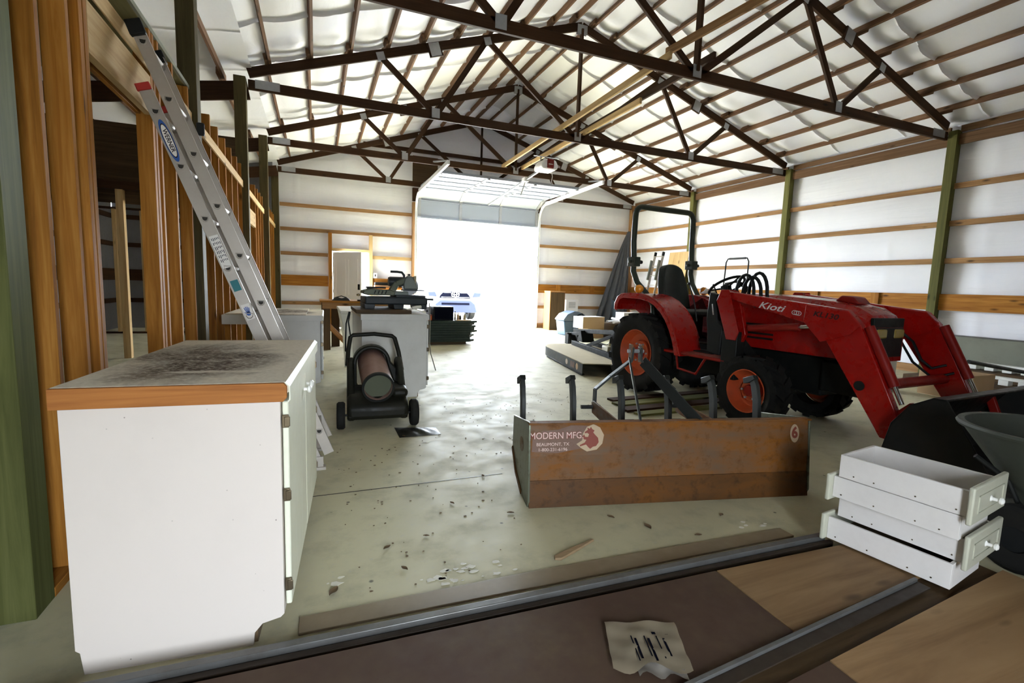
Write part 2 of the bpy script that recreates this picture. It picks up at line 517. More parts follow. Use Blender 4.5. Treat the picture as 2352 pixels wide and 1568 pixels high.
# ---- insulated walls (openings really open)
DX0, DX1, DZ1 = 2.64, 6.28, 3.08        # garage door opening
PX0, PX1, PZ1 = .40, 1.33, 2.06         # walk door opening
def wall_panel(name, cells, fn, m):
    b = MB()
    for (u0, u1, v0, v1) in cells:
        nu = max(1, int((u1 - u0) / .12)); nv = max(1, int((v1 - v0) / .12))
        b.grid(lambda a, c: fn(u0 + a * (u1 - u0), v0 + c * (v1 - v0)), nu, nv)
    return struct(b.build(name, m, smooth=30))
def far(x, z):
    s = 0
    for sx in (-2.9, -1.7, -.45, .74, 1.94, 3.15, 4.35, 5.55, 6.75, 7.95, 9.15):
        s += .016 * math.exp(-((x - sx) / .035) ** 2)
    return (x, YF + .03 - s - .008 * math.sin(z * 10.2 + x), z)
cells = [(-1.0, PX0, 0, 3.3), (PX0, PX1, PZ1, 3.3), (PX1, DX0, 0, 3.3), (DX1, XR, 0, 3.3), (DX0, DX1, DZ1, 3.3)]
b = MB()
for (u0, u1, v0, v1) in cells:
    b.grid(lambda a, c: far(u0 + a * (u1 - u0), v0 + c * (v1 - v0)), max(2, int((u1 - u0) / .06)), max(2, int((v1 - v0) / .15)))
def gable_top(x):
    return roof(x) + .06 if x > -.95 else 4.2 + (x + .95) * .18 + .06
b.grid(lambda a, c: far(-1.0 + a * (XR + 1.0), 3.3 + c * (max(3.32, gable_top(-1.0 + a * (XR + 1.0))) - 3.3)), 180, 10)
struct(b.build('wall_far', M['insul'], smooth=40))
b = MB()
b.grid(lambda a, c: (XO + a * (-1.0 - XO), YF + .03, c * (gable_top(XO + a * (-1.0 - XO)))), 12, 6)
struct(b.build('wall_far_lean', M['insul_shaded'], smooth=40))
def right(y, z):
    s = 0
    for sy in (-.4, .8, 2.0, 3.25, 4.45, 5.9, 7.1, 8.6, 9.8, 11.7, 12.9):
        s += .010 * math.exp(-((y - sy) / .03) ** 2)
    gz = min((abs(z - g) for g in (.1, .65, 1.25, 1.95, 2.57, 3.17, 3.9)))
    return (XR + .03 - s - .022 * min(1, gz / .25) * (1 + .5 * math.sin(y * 3 + z * 5)) , y, z)
b = MB(); b.grid(lambda a, c: right(YN + a * (YF - YN), c * 4.2), 260, 60)
struct(b.build('wall_right', M['insul'], smooth=40))
b = MB(); b.grid(lambda a, c: (XO - .01 * math.sin(a * 60), YN + a * (YF - YN), c * 3.7), 80, 8)
struct(b.build('wall_left', M['insul_shaded'], smooth=40))
# near wall, with an unseen doorway placed and sized for its light on the cabinet
b = MB()
NX0, NX1, NZ = .05, .75, 2.0
for lo, hi in (((XO, YN - .1, 0), (NX0, YN, 3.3)), ((NX1, YN - .1, 0), (XR, YN, 3.3)), ((NX0, YN - .1, NZ), (NX1, YN, 3.3))):
    b.box(lo, hi)
b.prism([(XO, 3.3), (XR, 3.3), (XR, roof(XR) + .1), (XC, roof(XC) + .1), (-.95, roof(-.95) + .1), (XO, 3.8)], YN - .1, YN, 'xz')
struct(b.build('wall_near', M['dark_ply']))

# ---- roof: vinyl-faced insulation draped over the purlins
PS = [.28 + .585 * k for k in range(9)] + [5.42]     # purlin rows measured up the slope from the eave
COSA = math.cos(math.atan(1 / 3))
SLEN = (9.80 - XC) / COSA
SEAMS = [YN + .35 + 1.18 * k for k in range(14)]
def sag(s, y):
    ds = min(abs(s - p) for p in PS)
    billow = -.030 * (1 - math.exp(-(ds / .13) ** 2)) * (1 + .35 * math.sin(y * 2.1 + s * 1.7))
    seam = 0
    for sy in SEAMS:
        d = abs(y - sy - .02 * math.sin(s * 2.3 + sy))
        if d < .12: seam -= .055 * math.exp(-(d / .016) ** 2)
    roll = 0
    for yb in BAY:
        d = y - yb + .28
        if abs(d) < .8: roll -= .085 * math.exp(-(d / .12) ** 2) * (.75 + .25 * math.sin(s * 10.7))
    return billow + seam + roll * (1 - math.exp(-(ds / .10) ** 2))
YS = sorted(set([round(YN + .09 * k, 3) for k in range(int((YF - YN) / .09) + 1)] + [round(s + d, 3) for s in SEAMS for d in (-.03, -.012, 0, .012, .03)] + [YF]))
def roof_sheet(name, pt, smax):
    b = MB()
    ns = int(smax / .075)
    vs, fs = [], []
    for j in range(ns + 1):
        for y in YS:
            vs.append(pt(smax * j / ns, y))
    n = len(YS)
    for j in range(ns):
        for i in range(n - 1):
            fs.append((j * n + i, j * n + i + 1, (j + 1) * n + i + 1, (j + 1) * n + i))
    b._add(vs, fs)
    return struct(b.build(name, M['insul'], smooth=50))
roof_sheet('ceiling_right', lambda s, y: (9.80 - s * COSA + .13 * max(0, 1 - s / .2), y, roof(9.80 - s * COSA) - .15 * max(0, 1 - s / .24) + sag(s, y) * min(1, s / .2)), SLEN)
roof_sheet('ceiling_left', lambda s, y: (-.88 + s * COSA, y, roof(-.88 + s * COSA) + sag(s, y)), SLEN)
def lean(x): return 4.22 + (x + .88) * .18
roof_sheet('ceiling_lean', lambda s, y: (-.82 - s, y, lean(-.82 - s) + .3 * sag(s, y)), 3.6)
# outer skin so that no daylight leaks through the roof
b = MB()
b.prism([(XO - .2, lean(XO) + .12), (-.9, roof(-.88) + .16), (XC, roof(XC) + .2), (XR + .25, roof(XR) + .16), (XR + .25, roof(XR) + .3), (XC, roof(XC) + .36), (-.9, roof(-.88) + .34), (XO - .2, lean(XO) + .3)], YN - .2, YF + .2, 'xz')
struct(b.build('roof', M['galv']))
b = MB(); b.box((XR + .12, YN - .2, -.05), (XR + .16, YF + .2, 4.5)); b.box((XO - .16, YN - .2, -.05), (XO - .12, YF + .2, 3.9))
struct(b.build('wall_outer', M['galv']))
b = MB()
for (u0, u1, v0, v1) in cells + [(XO, -1.0, 0, 3.3)]: b.box((u0, YF + .1, v0), (u1, YF + .14, v1))
b.prism([(XO - .1, 3.3), (XR + .15, 3.3), (XR + .15, roof(XR) + .18), (XC, roof(XC) + .22), (-.95, roof(-.88) + .18), (XO - .1, lean(XO) + .14)], YF + .1, YF + .14, 'xz')
struct(b.build('wall_outer_gable', M['galv']))

# ---- posts
BAYWORD = ['first post line, in line with the white cabinet', 'second post line', 'third post line', 'fourth post line', 'garage-door wall']
ORD = ['first', 'second', 'third', 'fourth', 'fifth', 'sixth', 'seventh', 'eighth', 'ninth', 'tenth', 'eleventh', 'twelfth']
def post(x0, x1, y0, y1, h, label, m='treated'):
    b = MB(); b.box((x0, y0, 0), (x1, y1, h))
    return tag(b.build('wooden_post', M[m], bevel=.004), label, 'post', 'posts that carry the roof trusses')
post(9.755, 9.885, 4.96, 5.09, 4.06, 'square treated post on tractor-side wall, under the first truss')
post(9.755, 9.885, 7.98, 8.11, 4.06, 'square treated post on tractor-side wall, under the second truss')
post(9.755, 9.885, 10.96, 11.09, 4.06, 'square treated post on tractor-side wall, behind the tractor roll bar')
post(9.72, 9.88, 13.76, 13.90, 4.06, 'square corner post beside the hanging dark tarpaulin', 'girt')
post(-1.10, -.965, 2.16, 2.298, 3.95, 'green treated post at the near end of the stud wall', 'treated_shaded')
post(-1.05, -.915, 4.97, 5.11, 4.05, 'dark post rising behind the aluminium extension ladder', 'post_backlit')
post(-1.035, -.885, 7.99, 8.12, 4.05, 'post in the stud wall under the second truss', 'post_backlit')
post(-1.02, -.87, 10.97, 11.09, 4.05, 'post in the stud wall under the third truss', 'post_backlit')
post(-1.02, -.86, 13.77, 13.90, 3.95, 'post where the stud wall meets the garage-door wall', 'post_backlit')

# ---- trusses
def truss(y, label):
    t = thing('roof_truss', label, 'truss', (0, y, 0), 0, 'timber roof trusses')
    w = .04
    zb = 3.93
    def tc(x): return under(x) + .07           # centre line of the top chord
    def member(name, p0, p1, h, m='truss'):
        b = MB(); b.bar((p0[0], 0, p0[1]), (p1[0], 0, p1[1]), w, h)
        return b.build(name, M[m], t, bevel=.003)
    member('bottom_chord', (-.87, zb + .068), (9.79, zb + .068), .136)
    member('top_chord', (-.87, tc(-.87)), (XC, tc(XC)), .136)
    member('top_chord', (9.79, tc(9.79)), (XC, tc(XC)), .136)
    nb = [1.83, XC, 7.09]; nt = [.96, 2.69, 6.23, 7.96]
    zt = zb + .10
    webs = [((nt[0], tc(nt[0]) - .03), (nb[0] - .03, zt)), ((nb[0] + .03, zt), (nt[1] - .02, tc(nt[1]) - .03)), ((nt[1] + .02, tc(nt[1]) - .03), (XC - .07, zt)),
            ((nt[2] - .02, tc(nt[2]) - .03), (XC + .07, zt)), ((nb[2] - .03, zt), (nt[2] + .02, tc(nt[2]) - .03)), ((nt[3], tc(nt[3]) - .03), (nb[2] + .03, zt))]
    for p0, p1 in webs: member('web_member', p0, p1, .088)
    member('king_post', (XC, zt), (XC, tc(XC) - .05), .088)
    def plate(x, z, a, c, rot=0):
        b = MB()
        for s in (-1, 1):
            n = len(b.v)
            b.box((x - a / 2, s * (w / 2 + .001) - .0015, z - c / 2), (x + a / 2, s * (w / 2 + .001) + .0015, z + c / 2))
            b.xf(Matrix.Rotation(rot, 3, 'Y'), (x, 0, z), n)
        b.build('gusset_plate', M['galv'], t)
    A = math.atan(1 / 3)
    plate(-.62, zb + .085, .32, .12); plate(9.54, zb + .085, .32, .12)
    for x in nb: plate(x, zb + .10, .13, .15)
    for x in nt: plate(x, tc(x) - .03, .12, .12, -A if x < XC else A)
    plate(XC, tc(XC) - .06, .2, .16)
    for x, r in ((1.78, -A), (7.14, A)):
        b = MB()
        b.box((x - .11, -.055, tc(x) - .16), (x + .11, -.0225, tc(x) + .05)); b.xf(Matrix.Rotation(r, 3, 'Y'), (x, 0, tc(x)))
        b.build('splice_block', M['truss'], t)
        b = MB()
        b.box((x - .085, -.060, tc(x) - .15), (x + .085, -.0552, tc(x) + .045)); b.xf(Matrix.Rotation(r, 3, 'Y'), (x, 0, tc(x)))
        b.build('splice_plate', M['galv'], t)
    return t
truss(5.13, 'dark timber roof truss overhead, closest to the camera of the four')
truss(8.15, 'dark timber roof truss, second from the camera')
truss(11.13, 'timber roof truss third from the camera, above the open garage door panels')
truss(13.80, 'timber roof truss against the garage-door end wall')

# ---- purlins (one board per bay and row, lapped over the trusses)
ends = [(YN + .02, 5.30), (4.97, 8.30), (7.98, 11.30), (10.97, 13.92)]
bayname = ['in the bay over the camera', 'between first and second truss', 'between second and third truss', 'in the bay by the garage door']
for side, sw in ((1, 'tractor-side slope'), (-1, 'stud-wall slope')):
    for k, s in enumerate(PS):
        x = XC + side * (9.80 - XC - s * COSA)
        for i, (y0, y1) in enumerate(ends):
            off = .021 if i % 2 else -.021
            xx = x + off
            z = under(xx) + .143 + .047
            b = MB(); b.bar((xx, y0, z), (xx, y1, z), .038, .089, up=(side / 3, 0, 1))
            tag(b.build('roof_purlin', M['purlin'], bevel=.002), f'roof purlin, {ORD[k]} row up the {sw}, {bayname[i]}', 'purlin', 'roof purlins')
for k, dx in enumerate((.25, .95, 1.65, 2.35, 3.0)):
    for i, (y0, y1) in enumerate(ends):
        x = -.95 - dx + (.021 if i % 2 else -.021)
        z = lean(x) - .095
        b = MB(); b.bar((x, y0, z), (x, y1, z), .038, .089)
        tag(b.build('lean_to_purlin', M['purlin'], bevel=.002), f'lean-to purlin, {ORD[k]} beyond the stud wall, {bayname[i]}', 'purlin', 'lean-to purlins')
for y, wd in ((5.16, 'first'), (8.19, 'second'), (11.17, 'third'), (13.70, 'fourth')):
    b = MB(); b.bar((-.87, y, lean(-.87) - .165 - .125), (XO + .1, y, lean(XO + .1) - .165 - .125), .042, .25)
    tag(b.build('lean_to_rafter', M['truss'], bevel=.003), f'dark lean-to rafter sloping away from the {wd} truss', 'rafter', 'lean-to rafters')

# ---- lateral braces lying on the bottom chords
def brace(x0, y0, x1, y1, z, label, m='fresh'):
    b = MB(); b.bar((x0, y0, z), (x1, y1, z), .038, .089)
    tag(b.build('lateral_brace', M[m], bevel=.002), label, 'brace', 'long boards lying over the trusses')
brace(4.00, 5.06, 4.16, 11.25, 4.07 + .045, 'long pale brace board over the truss chords, beside the king posts')
brace(4.56, 6.40, 4.62, 11.2, 4.07 + .045, 'shorter pale brace board ending in mid-bay, above the door opener')
brace(4.22, 3.2, 4.04, 5.20, 4.07 + .135, 'pale brace board running overhead from the first truss to the camera', 'girt')
brace(4.62, 5.0, 4.72, 11.3, 4.07 + .135, 'dark brace board on edge beside the king posts', 'truss')

# ---- girts
def girt(p0, p1, w, h, label, m='girt', name='wall_girt', grp='wall girts'):
    b = MB(); b.bar(p0, p1, w, h)
    return tag(b.build(name, M[m], bevel=.002), label, 'girt', grp)
rows = [(.07, .14, 'lowest'), (.66, .09, 'second'), (1.94, .09, 'fourth'), (2.56, .09, 'fifth'), (3.17, .09, 'sixth')]
segs = [(YN + .05, 4.955, 'beside the drawers bay'), (5.095, 7.975, 'behind the loader bay'), (8.115, 10.955, 'behind the tractor hood bay'), (11.095, 13.75, 'in the tarpaulin corner bay')]
for y0, y1, sw in segs:
    for z, h, rw in rows:
        girt((9.855, y0, z), (9.855, y1, z), .04, h, f'narrow wall girt, {rw} row up the tractor-side wall, {sw}')
    g = girt((9.85, y0, 1.25), (9.85, y1, 1.25), .05, .275, f'wide orange splash board girt on the tractor-side wall, {sw}', 'fresh' if 0 else 'framing', 'wide_girt', 'wide wall girts')
    for yy in (y0 + .8, y0 + 2.0):
        if yy < y1 - .3:
            bb = MB(); bb.box((9.79, yy, 1.115), (9.824, yy + .14, 1.385)); bb.build('cleat', M['framing'], g)
    b = MB(); b.bar((9.83, y0, 3.915), (9.83, y1, 3.915), .04, .17)
    tag(b.build('eave_beam', M['eave'], bevel=.003), f'eave beam along the top of the tractor-side wall, {sw}', 'beam', 'eave beams')
    b = MB(); b.bar((9.84, y0, 4.085), (9.84, y1, 4.085), .04, .10)
    tag(b.build('eave_purlin', M['eave'], bevel=.003), f'brown strip board just above the eave beam, {sw}', 'purlin', 'eave strip boards')
fy = 13.93
for z, h, rw in rows:
    girt((6.42, fy, z), (9.72, fy, z), .05, h, f'narrow wall girt, {rw} row, between the garage door and the tarpaulin')
g = girt((6.42, fy, 1.24), (9.72, fy, 1.24), .06, .27, 'wide orange splash board between the garage door and the tarpaulin', 'framing', 'wide_girt', 'wide wall girts')
for xx in (7.1, 8.35):
    bb = MB(); bb.box((xx, fy - .064, 1.105), (xx + .14, fy - .031, 1.375)); bb.build('cleat', M['framing'], g)
for z, h, rw in rows:
    if z < 1:
        girt((-.85, fy, z), (.29, fy, z), .05, h, f'narrow wall girt, {rw} row, between stud wall and walk door')
    elif z < 2:
        girt((-.85, fy, z), (.29, fy, z), .05, h, 'narrow wall girt level with the walk door, on its stud-wall side')
        girt((1.44, fy, z), (2.50, fy, z), .05, h, 'narrow pale wall girt between walk door and garage door', 'fresh')
    else:
        girt((-.85, fy, z), (2.50, fy, z), .05, h, f'wall girt, {rw} row, passing above the walk door', 'girt')
girt((-.85, fy, 1.25), (.29, fy, 1.25), .06, .275, 'wide reddish splash board between stud wall and walk door', 'framing', 'wide_girt', 'wide wall girts')
girt((1.44, fy, 1.22), (2.50, fy, 1.22), .06, .30, 'wide orange board between walk door and garage door', 'framing', 'wide_girt', 'wide wall girts')
girt((1.2, fy, 4.92), (7.7, fy, 4.92), .05, .10, 'gable girt high above the garage door', 'truss')
for z in (.66, 1.25, 1.94, 2.57, 3.15):
    girt((XO + .04, YN + .1, z), (XO + .04, 13.9, z), .05, .10 if z != 1.25 else .26, f'lean-to outer wall girt at {"knee" if z<1 else "waist" if z<1.5 else "head" if z<2.2 else "door head" if z<3 else "eave"} height', 'truss', 'wall_girt', 'lean-to girts')
for z in (.66, 1.25, 1.94, 2.57):
    girt((XO + .1, fy, z), (-1.05, fy, z), .05, .10 if z != 1.25 else .26, f'lean-to end wall girt at {"knee" if z<1 else "waist" if z<1.5 else "head" if z<2.2 else "door head"} height', 'truss', 'wall_girt', 'lean-to girts')

# ---- garage door jambs and walk-door framing
def lum(name, p0, p1, w, h, label, cat, m='girt', grp=None, up=(0, 0, 1)):
    b = MB(); b.bar(p0, p1, w, h, up); return tag(b.build(name, M[m], bevel=.003), label, cat, grp)
lum('door_jamb_board', (2.57, 13.90, 0), (2.57, 13.90, 3.52), .13, .15, 'tall jamb board beside the garage door, walk-door side', 'jamb', 'girt')
lum('door_jamb_board', (6.35, 13.90, 0), (6.35, 13.90, 3.52), .12, .15, 'tall pale jamb board beside the garage door, tractor side', 'jamb', 'greywhite')
lum('door_header', (2.50, 13.87, 3.72), (6.42, 13.87, 3.72), .08, .36, 'broad dark header plank above the garage door', 'header', 'truss')
lum('filler_board', (2.50, 13.875, 4.36), (3.20, 13.875, 4.36), .03, .82, 'broad brown board above the garage door track on the walk-door side', 'board', 'dark_ply')
lum('stud', (.345, 13.90, 0), (.345, 13.90, 2.53), .09, .10, 'framing stud on the stud-wall side of the walk door', 'stud', 'framing', 'walk door framing')
lum('stud', (1.385, 13.90, 0), (1.385, 13.90, 2.53), .09, .10, 'framing stud on the garage side of the walk door', 'stud', 'fresh', 'walk door framing')
lum('door_head_board', (.39, 13.90, 2.10), (1.34, 13.90, 2.10), .09, .06, 'pale header board right above the walk door', 'header', 'fresh')

# ---- stud partition
def stud(y, w, label, z1=2.81, m='framing', d=.088):
    b = MB(); b.box((XL - d, y, .04), (XL, y + w, z1))
    tag(b.build('wall_stud', M[m], bevel=.002), label, 'stud', 'studs of the partition wall')
near = [(2.461, .032, 'first'), (2.721, .032, 'second'), (2.856, .040, 'third'), (2.906, .040, 'fourth')]
for y, w, n in near: stud(y, w, f'broad orange wall stud, {n} from the green post, beside the doorway gap')
for k, (y, w) in enumerate([(3.883, .045), (3.945, .042), (4.052, .038), (4.405, .038), (4.875, .038)]):
    stud(y, w, f'wall stud, {ORD[k]} past the doorway gap, seen behind the ladder')
for k, y in enumerate([5.13, 5.77, 6.19, 6.64, 7.08, 7.54, 7.94]):
    stud(y, .038, f'wall stud, {ORD[k]} past the dark ladder-side post', 2.86)
for k, y in enumerate([8.14, 9.60, 9.99, 10.42, 10.85]):
    stud(y, .038, f'wall stud, {ORD[k]} in the bay between second and third truss', 2.86)
for k, y in enumerate([11.12, 11.52, 11.94, 12.36, 12.79, 13.2, 13.6]):
    stud(y, .038, f'wall stud, {ORD[k]} in the bay nearest the garage-door wall', 2.86)
def ledger(y0, y1, z, h, label, x=XL + .0095, w=.018, m='fresh', name='ledger_board'):
    b = MB(); b.bar((x, y0, z), (x, y1, z), w, h); tag(b.build(name, M[m], bevel=.002), label, 'board', 'boards across the partition studs')
ledger(2.75, 4.96, 2.585, .09, 'bright ledger board across the studs at the top of the ladder', XL + .0055, .010)
ledger(5.12, 7.98, 2.585, .09, 'bright ledger board across the studs past the dark post')
ledger(8.13, 10.96, 2.585, .09, 'bright ledger board across the studs under the third truss bay')
ledger(11.10, 13.75, 2.585, .09, 'bright ledger board across the studs next to the end wall')
ledger(2.95, 3.880, 2.40, .235, 'broad header plank over the doorway gap behind the ladder', XL - .02, .04, 'fresh', 'header_plank')
ledger(2.95, 3.880, 2.40, .235, 'second header plank on the far face of the doorway gap', XL - .075, .025, 'framing', 'header_plank')
ledger(8.19, 9.59, 2.25, .235, 'header plank over the gap beside the second-truss post', XL - .02, .04, 'fresh', 'header_plank')
for y0, y1, n in ((2.30, 2.946, 'by the green post'), (3.883, 4.965, 'behind the ladder foot'), (5.115, 7.985, 'past the dark post'), (9.6, 10.965, 'in the second-truss bay'), (11.095, 13.75, 'next to the end wall')):
    b = MB(); b.box((XL - .088, y0, 0), (XL, y1, .038)); tag(b.build('bottom_plate', M['framing'], bevel=.002), f'bottom plate of the stud wall {n}', 'plate', 'bottom plates')
b = MB(); b.box((-2.75, 2.31, 2.815), (-.985, 4.965, 2.835)); tag(b.build('loft_deck', M['olive_ply'], bevel=.002), 'plywood loft deck on top of the stud wall by the ladder', 'deck')
b = MB()
b.box((-.984, 2.31, 2.815), (-.966, 4.965, 2.845))
tag(b.build('deck_edge_strip', M['green_trim']), 'thin green grey strip along the loft deck edge', 'strip')
# room beyond the partition
lum('top_plate', (XO + .1, 8.92, 2.55), (-1.1, 8.92, 2.55), .09, .12, 'top plate of the cross partition in the lean-to room', 'plate', 'truss')
for x, m, l in ((-2.66, 'fresh', 'brightly lit stud of the lean-to cross partition'), (-3.75, 'truss', 'dark stud of the lean-to cross partition near the outer wall'), (-1.5, 'framing', 'stud of the lean-to cross partition near the stud wall')):  # pale and dark lumber put the lit and shaded look into the studs
    b = MB(); b.box((x - .045, 8.87, 0), (x + .045, 8.97, 2.49)); tag(b.build('wall_stud', M[m], bevel=.002), l, 'stud', 'studs of the lean-to cross partition')
for x, l in ((-3.9, 'pale thin stud farther back in the lean-to, close to the outer wall'), (-3.42, 'pale thin stud farther back in the lean-to, second from the outer wall')):
    b = MB(); b.box((x - .03, 12.62, .04), (x + .03, 12.72, 2.6)); tag(b.build('wall_stud', M['fresh'], bevel=.002), l, 'stud', 'studs at the back of the lean-to')
lum('bottom_plate', (-4.25, 12.67, .02), (-1.1, 12.67, .02), .09, .038, 'dark bottom plate on the lean-to floor', 'plate', 'truss')
lum('top_plate', (-4.25, 12.67, 2.62), (-1.1, 12.67, 2.62), .09, .045, 'top plate at the back of the lean-to', 'plate', 'truss')
b = MB(); b.box((XO + .15, 8.975, 2.30), (-1.12, 8.99, 3.45)); tag(b.build('partition_sheathing', M['dark_ply'], bevel=.002), 'dark plywood sheathing on the upper part of the lean-to cross partition', 'panel')
# dark plank cladding outside the green post
b = MB()
for k in range(8): b.box((-2.68 + k * .2, 2.10, 0), (-2.485 + k * .2, 2.13, 3.6))
b.box((XO, 2.10, 0), (-2.685, 2.13, 3.6))
# ================================================================== doors
# ---- sectional garage door, rolled up
t = thing('garage_door', 'white sectional garage door rolled up under the roof at the far opening', 'garage door', (DX0 + (DX1 - DX0) / 2, 13.74, 0))
W2 = (DX1 - DX0) / 2 + .02
def section(c, ang):
    """one door section; c its centre in (y, z), ang from upright"""
    m = Matrix.Translation((0, c[0], c[1])) @ Matrix.Rotation(ang, 4, 'X')
    def put(b, name, mm, parent, bev=0):
        b.v = [tuple(m @ V(p)) for p in b.v]
        return b.build(name, mm, parent, bevel=bev)
    h = .50
    b = MB(); b.box((-W2, .010, -h / 2), (W2, .045, h / 2))
    s = put(b, 'door_section', M['door_panel'], t, .004)
    b = MB(); b.box((-W2, -.012, h / 2 - .035), (W2, .010, h / 2)); put(b, 'rail', M['door_panel'], s)
    b = MB(); b.box((-W2, -.012, -h / 2), (W2, .010, -h / 2 + .035)); put(b, 'rail', M['door_panel'], s)
    for x in (-W2 + .05, -.61, .61, W2 - .05):
        b = MB(); b.box((x - .04, -.02, -h / 2 + .036), (x + .04, .010, h / 2 - .036)); put(b, 'stile', M['galv'], s)
        b = MB(); b.box((x - .025, -.045, h / 2 - .04), (x + .025, -.013, h / 2 + .02)); b.tube([(x - .05, -.04, h / 2), (x + .05, -.04, h / 2)], .008, 6)
        put(b, 'hinge', M['galv'], s)
    return s
section((.0, 3.335), 0)
section((-.20, 3.72), math.radians(62))
for k in range(4): section((-.66 - .515 * k, 3.845 - .008 * k), math.radians(90))
for sd, nm in ((-1, 'on the walk-door side'), (1, 'on the tractor side')):
    x = DX0 - .06 if sd < 0 else DX1 + .06
    tk = thing('door_track', f'galvanised garage door track {nm} of the opening', 'track', (x, 13.74, 0), 0, 'garage door tracks')
    b = MB(); b.box((-.03, -.012, 0), (.03, .0, 3.3)); b.box((-.03, -.05, 0), (-.026, -.012, 3.3)); b.box((.026, -.05, 0), (.03, -.012, 3.3)); b.build('upright_track', M['white_metal'], tk)
    b = MB()
    arc = [(0, -.02 - .42 * (1 - math.cos(a)), 3.3 + .42 * math.sin(a)) for a in [PI / 2 * k / 8 for k in range(9)]]
    for p, q in zip(arc, arc[1:]): b.bar(p, q, .055, .03, up=(1, 0, 0) if 0 else (0, 1, .1))
    b.build('curved_track', M['white_metal'], tk)
    b = MB(); b.bar((0, -.44, 3.735), (0, -3.55, 3.80), .055, .09); b.build('horizontal_track', M['white_metal'], tk, bevel=.006)
    b = MB(); b.bar((0, -3.45, 3.85), (sd * .12, -2.66, 3.99), .03, .03); b.build('track_hanger', M['galv'], tk)
# ---- opener
t = thing('garage_door_opener', 'white garage door opener with dark red lens hanging from the brace boards', 'door opener', (4.60, 9.72, 3.86))
prof = [(-.17, -.10), (-.20, -.02), (-.14, .09), (.0, .12), (.14, .09), (.20, -.02), (.17, -.10)]
b = MB(); b.prism(prof, -.20, .22, 'xz'); b.build('motor_housing', M['white_metal'], t, bevel=.03, seg=3)
b = MB(); b.box((-.075, -.235, -.085), (.075, -.195, .10)); b.build('lamp_lens', M['burg'], t, bevel=.012)
b = MB(); b.box((-.05, -.237, -.015), (.05, -.2355, .0)); b.build('maker_line', M['decal_white'], t)
b = MB(); b.bar((0, .2, -.01), (0, 3.75, -.28), .035, .045); b.build('rail', M['galv'], t)
b = MB(); b.box((-.06, 1.02, -.13), (.06, 1.20, -.03)); tr = b.build('trolley', M['white_metal'], t, bevel=.01)
b = MB(); b.bar((0, 1.10, -.10), (-.02, 1.32, -.40), .03, .012); b.build('door_arm', M['galv'], t)
for x in (-.13, .13):
    b = MB(); b.bar((x, 0, .09), (x, 0, .19), .03, .006, up=(0, 1, 0)); b.build('hanger_strap', M['galv'], t)
b = MB(); b.bar((-.30, 0, .188), (.30, 0, .188), .03, .012); b.build('hanger_bar', M['galv'], t)
b = MB(); b.tube([(.16, .05, -.08), (.20, .08, -.18), (.19, .10, -.28), (.23, .12, -.34)], .006, 6); b.build('cord', M['white_metal'], t)

# ---- walk door, swung in
o = thing('door_1', None, None, (PX0 + .01, 13.93, 0)); o['kind'] = 'structure'; o['label'] = 'white steel walk door standing ajar beside the garage door'
ang = math.radians(-41)
lf = thing('door_leaf', None, None, (.02, .02, 0), ang); lf.parent = o
b = MB(); b.box((0, -.022, .02), (.89, .022, 2.03)); body = b.build('slab', M['door'], lf, bevel=.003)
body.name = 'slab'
b = MB()
for x0, x1, z0, z1 in ((.10, .40, .2, .75), (.49, .79, .2, .75), (.10, .40, .9, 1.85), (.49, .79, .9, 1.85)):
    for (a0, c0, a1, c1) in ((x0, z0, x1, z0 + .012), (x0, z1 - .012, x1, z1), (x0, z0, x0 + .012, z1), (x1 - .012, z0, x1, z1)):
        b.box((a0, -.027, c0), (a1, -.0205, c1))
b.build('panel_moulding', M['door'], lf)
b = MB(); b.lathe([(0, 0), (.033, 0), (.033, .012), (.014, .014), (.012, .04), (.028, .05), (.03, .066), (.018, .078), (0, .08)], (.82, -.022, .92), 'y', 16); b.v = [(p[0], -.044 - p[1], p[2]) for p in b.v]
b.build('door_knob', M['bronze'], lf, smooth=40)
b = MB(); b.box((.785, -.034, 1.05), (.855, -.0225, 1.20)); b.build('keypad_lock', M['black_plastic'], lf, bevel=.008)
b = MB()
for z in (.25, 1.0, 1.8): b.tube([(0, -.03, z - .05), (0, -.03, z + .05)], .009, 8)
b.build('hinge', M['galv'], lf)
b = MB()
b.box((.0, -.03, 0), (.018, .09, 2.06)); b.box((.91, -.03, 0), (.928, .09, 2.06)); b.box((.0, -.03, 2.045), (.928, .09, 2.062))
b.build('frame', M['door'], o)

# ================================================================== outside
t = thing('pickup_truck', 'white pickup truck parked on the bright drive, seen nose-on through the garage door', 'truck', (4.50, 16.6, .0))
def P(name, b, m, **k): return b.build(name, M[m], t, **k)
b = MB(); b.prism([(0, .42), (-.06, .62), (-.02, .98), (.25, 1.10), (1.35, 1.18), (1.4, .42)], -.95, .95, 'yz'); P('front_body', b, 'truck', bevel=.06, seg=3)
b = MB(); b.prism([(1.30, 1.12), (1.95, 1.80), (2.3, 1.88), (3.5, 1.86), (3.7, 1.15), (3.7, .42), (1.38, .42)], -.92, .92, 'yz'); P('cab', b, 'truck', bevel=.08, seg=3)
b = MB(); b.box((-.95, 3.75, .45), (.95, 5.6, 1.2)); P('bed', b, 'truck', bevel=.05)
b = MB(); b._add([(-.78, 1.32, 1.19), (.78, 1.32, 1.19), (.70, 1.90, 1.76), (-.70, 1.90, 1.76)], [(0, 1, 2, 3)]); b.v = [(x, y - .03, z + .02) for x, y, z in b.v]; P('windscreen', b, 'truck_glass')
b = MB(); b.prism([(-.56, .80), (.56, .80), (.52, .90), (.40, 1.03), (-.40, 1.03), (-.52, .90)], -.085, -.02, 'xz'); g = P('grille', b, 'truck_dark', bevel=.02)
b = MB()
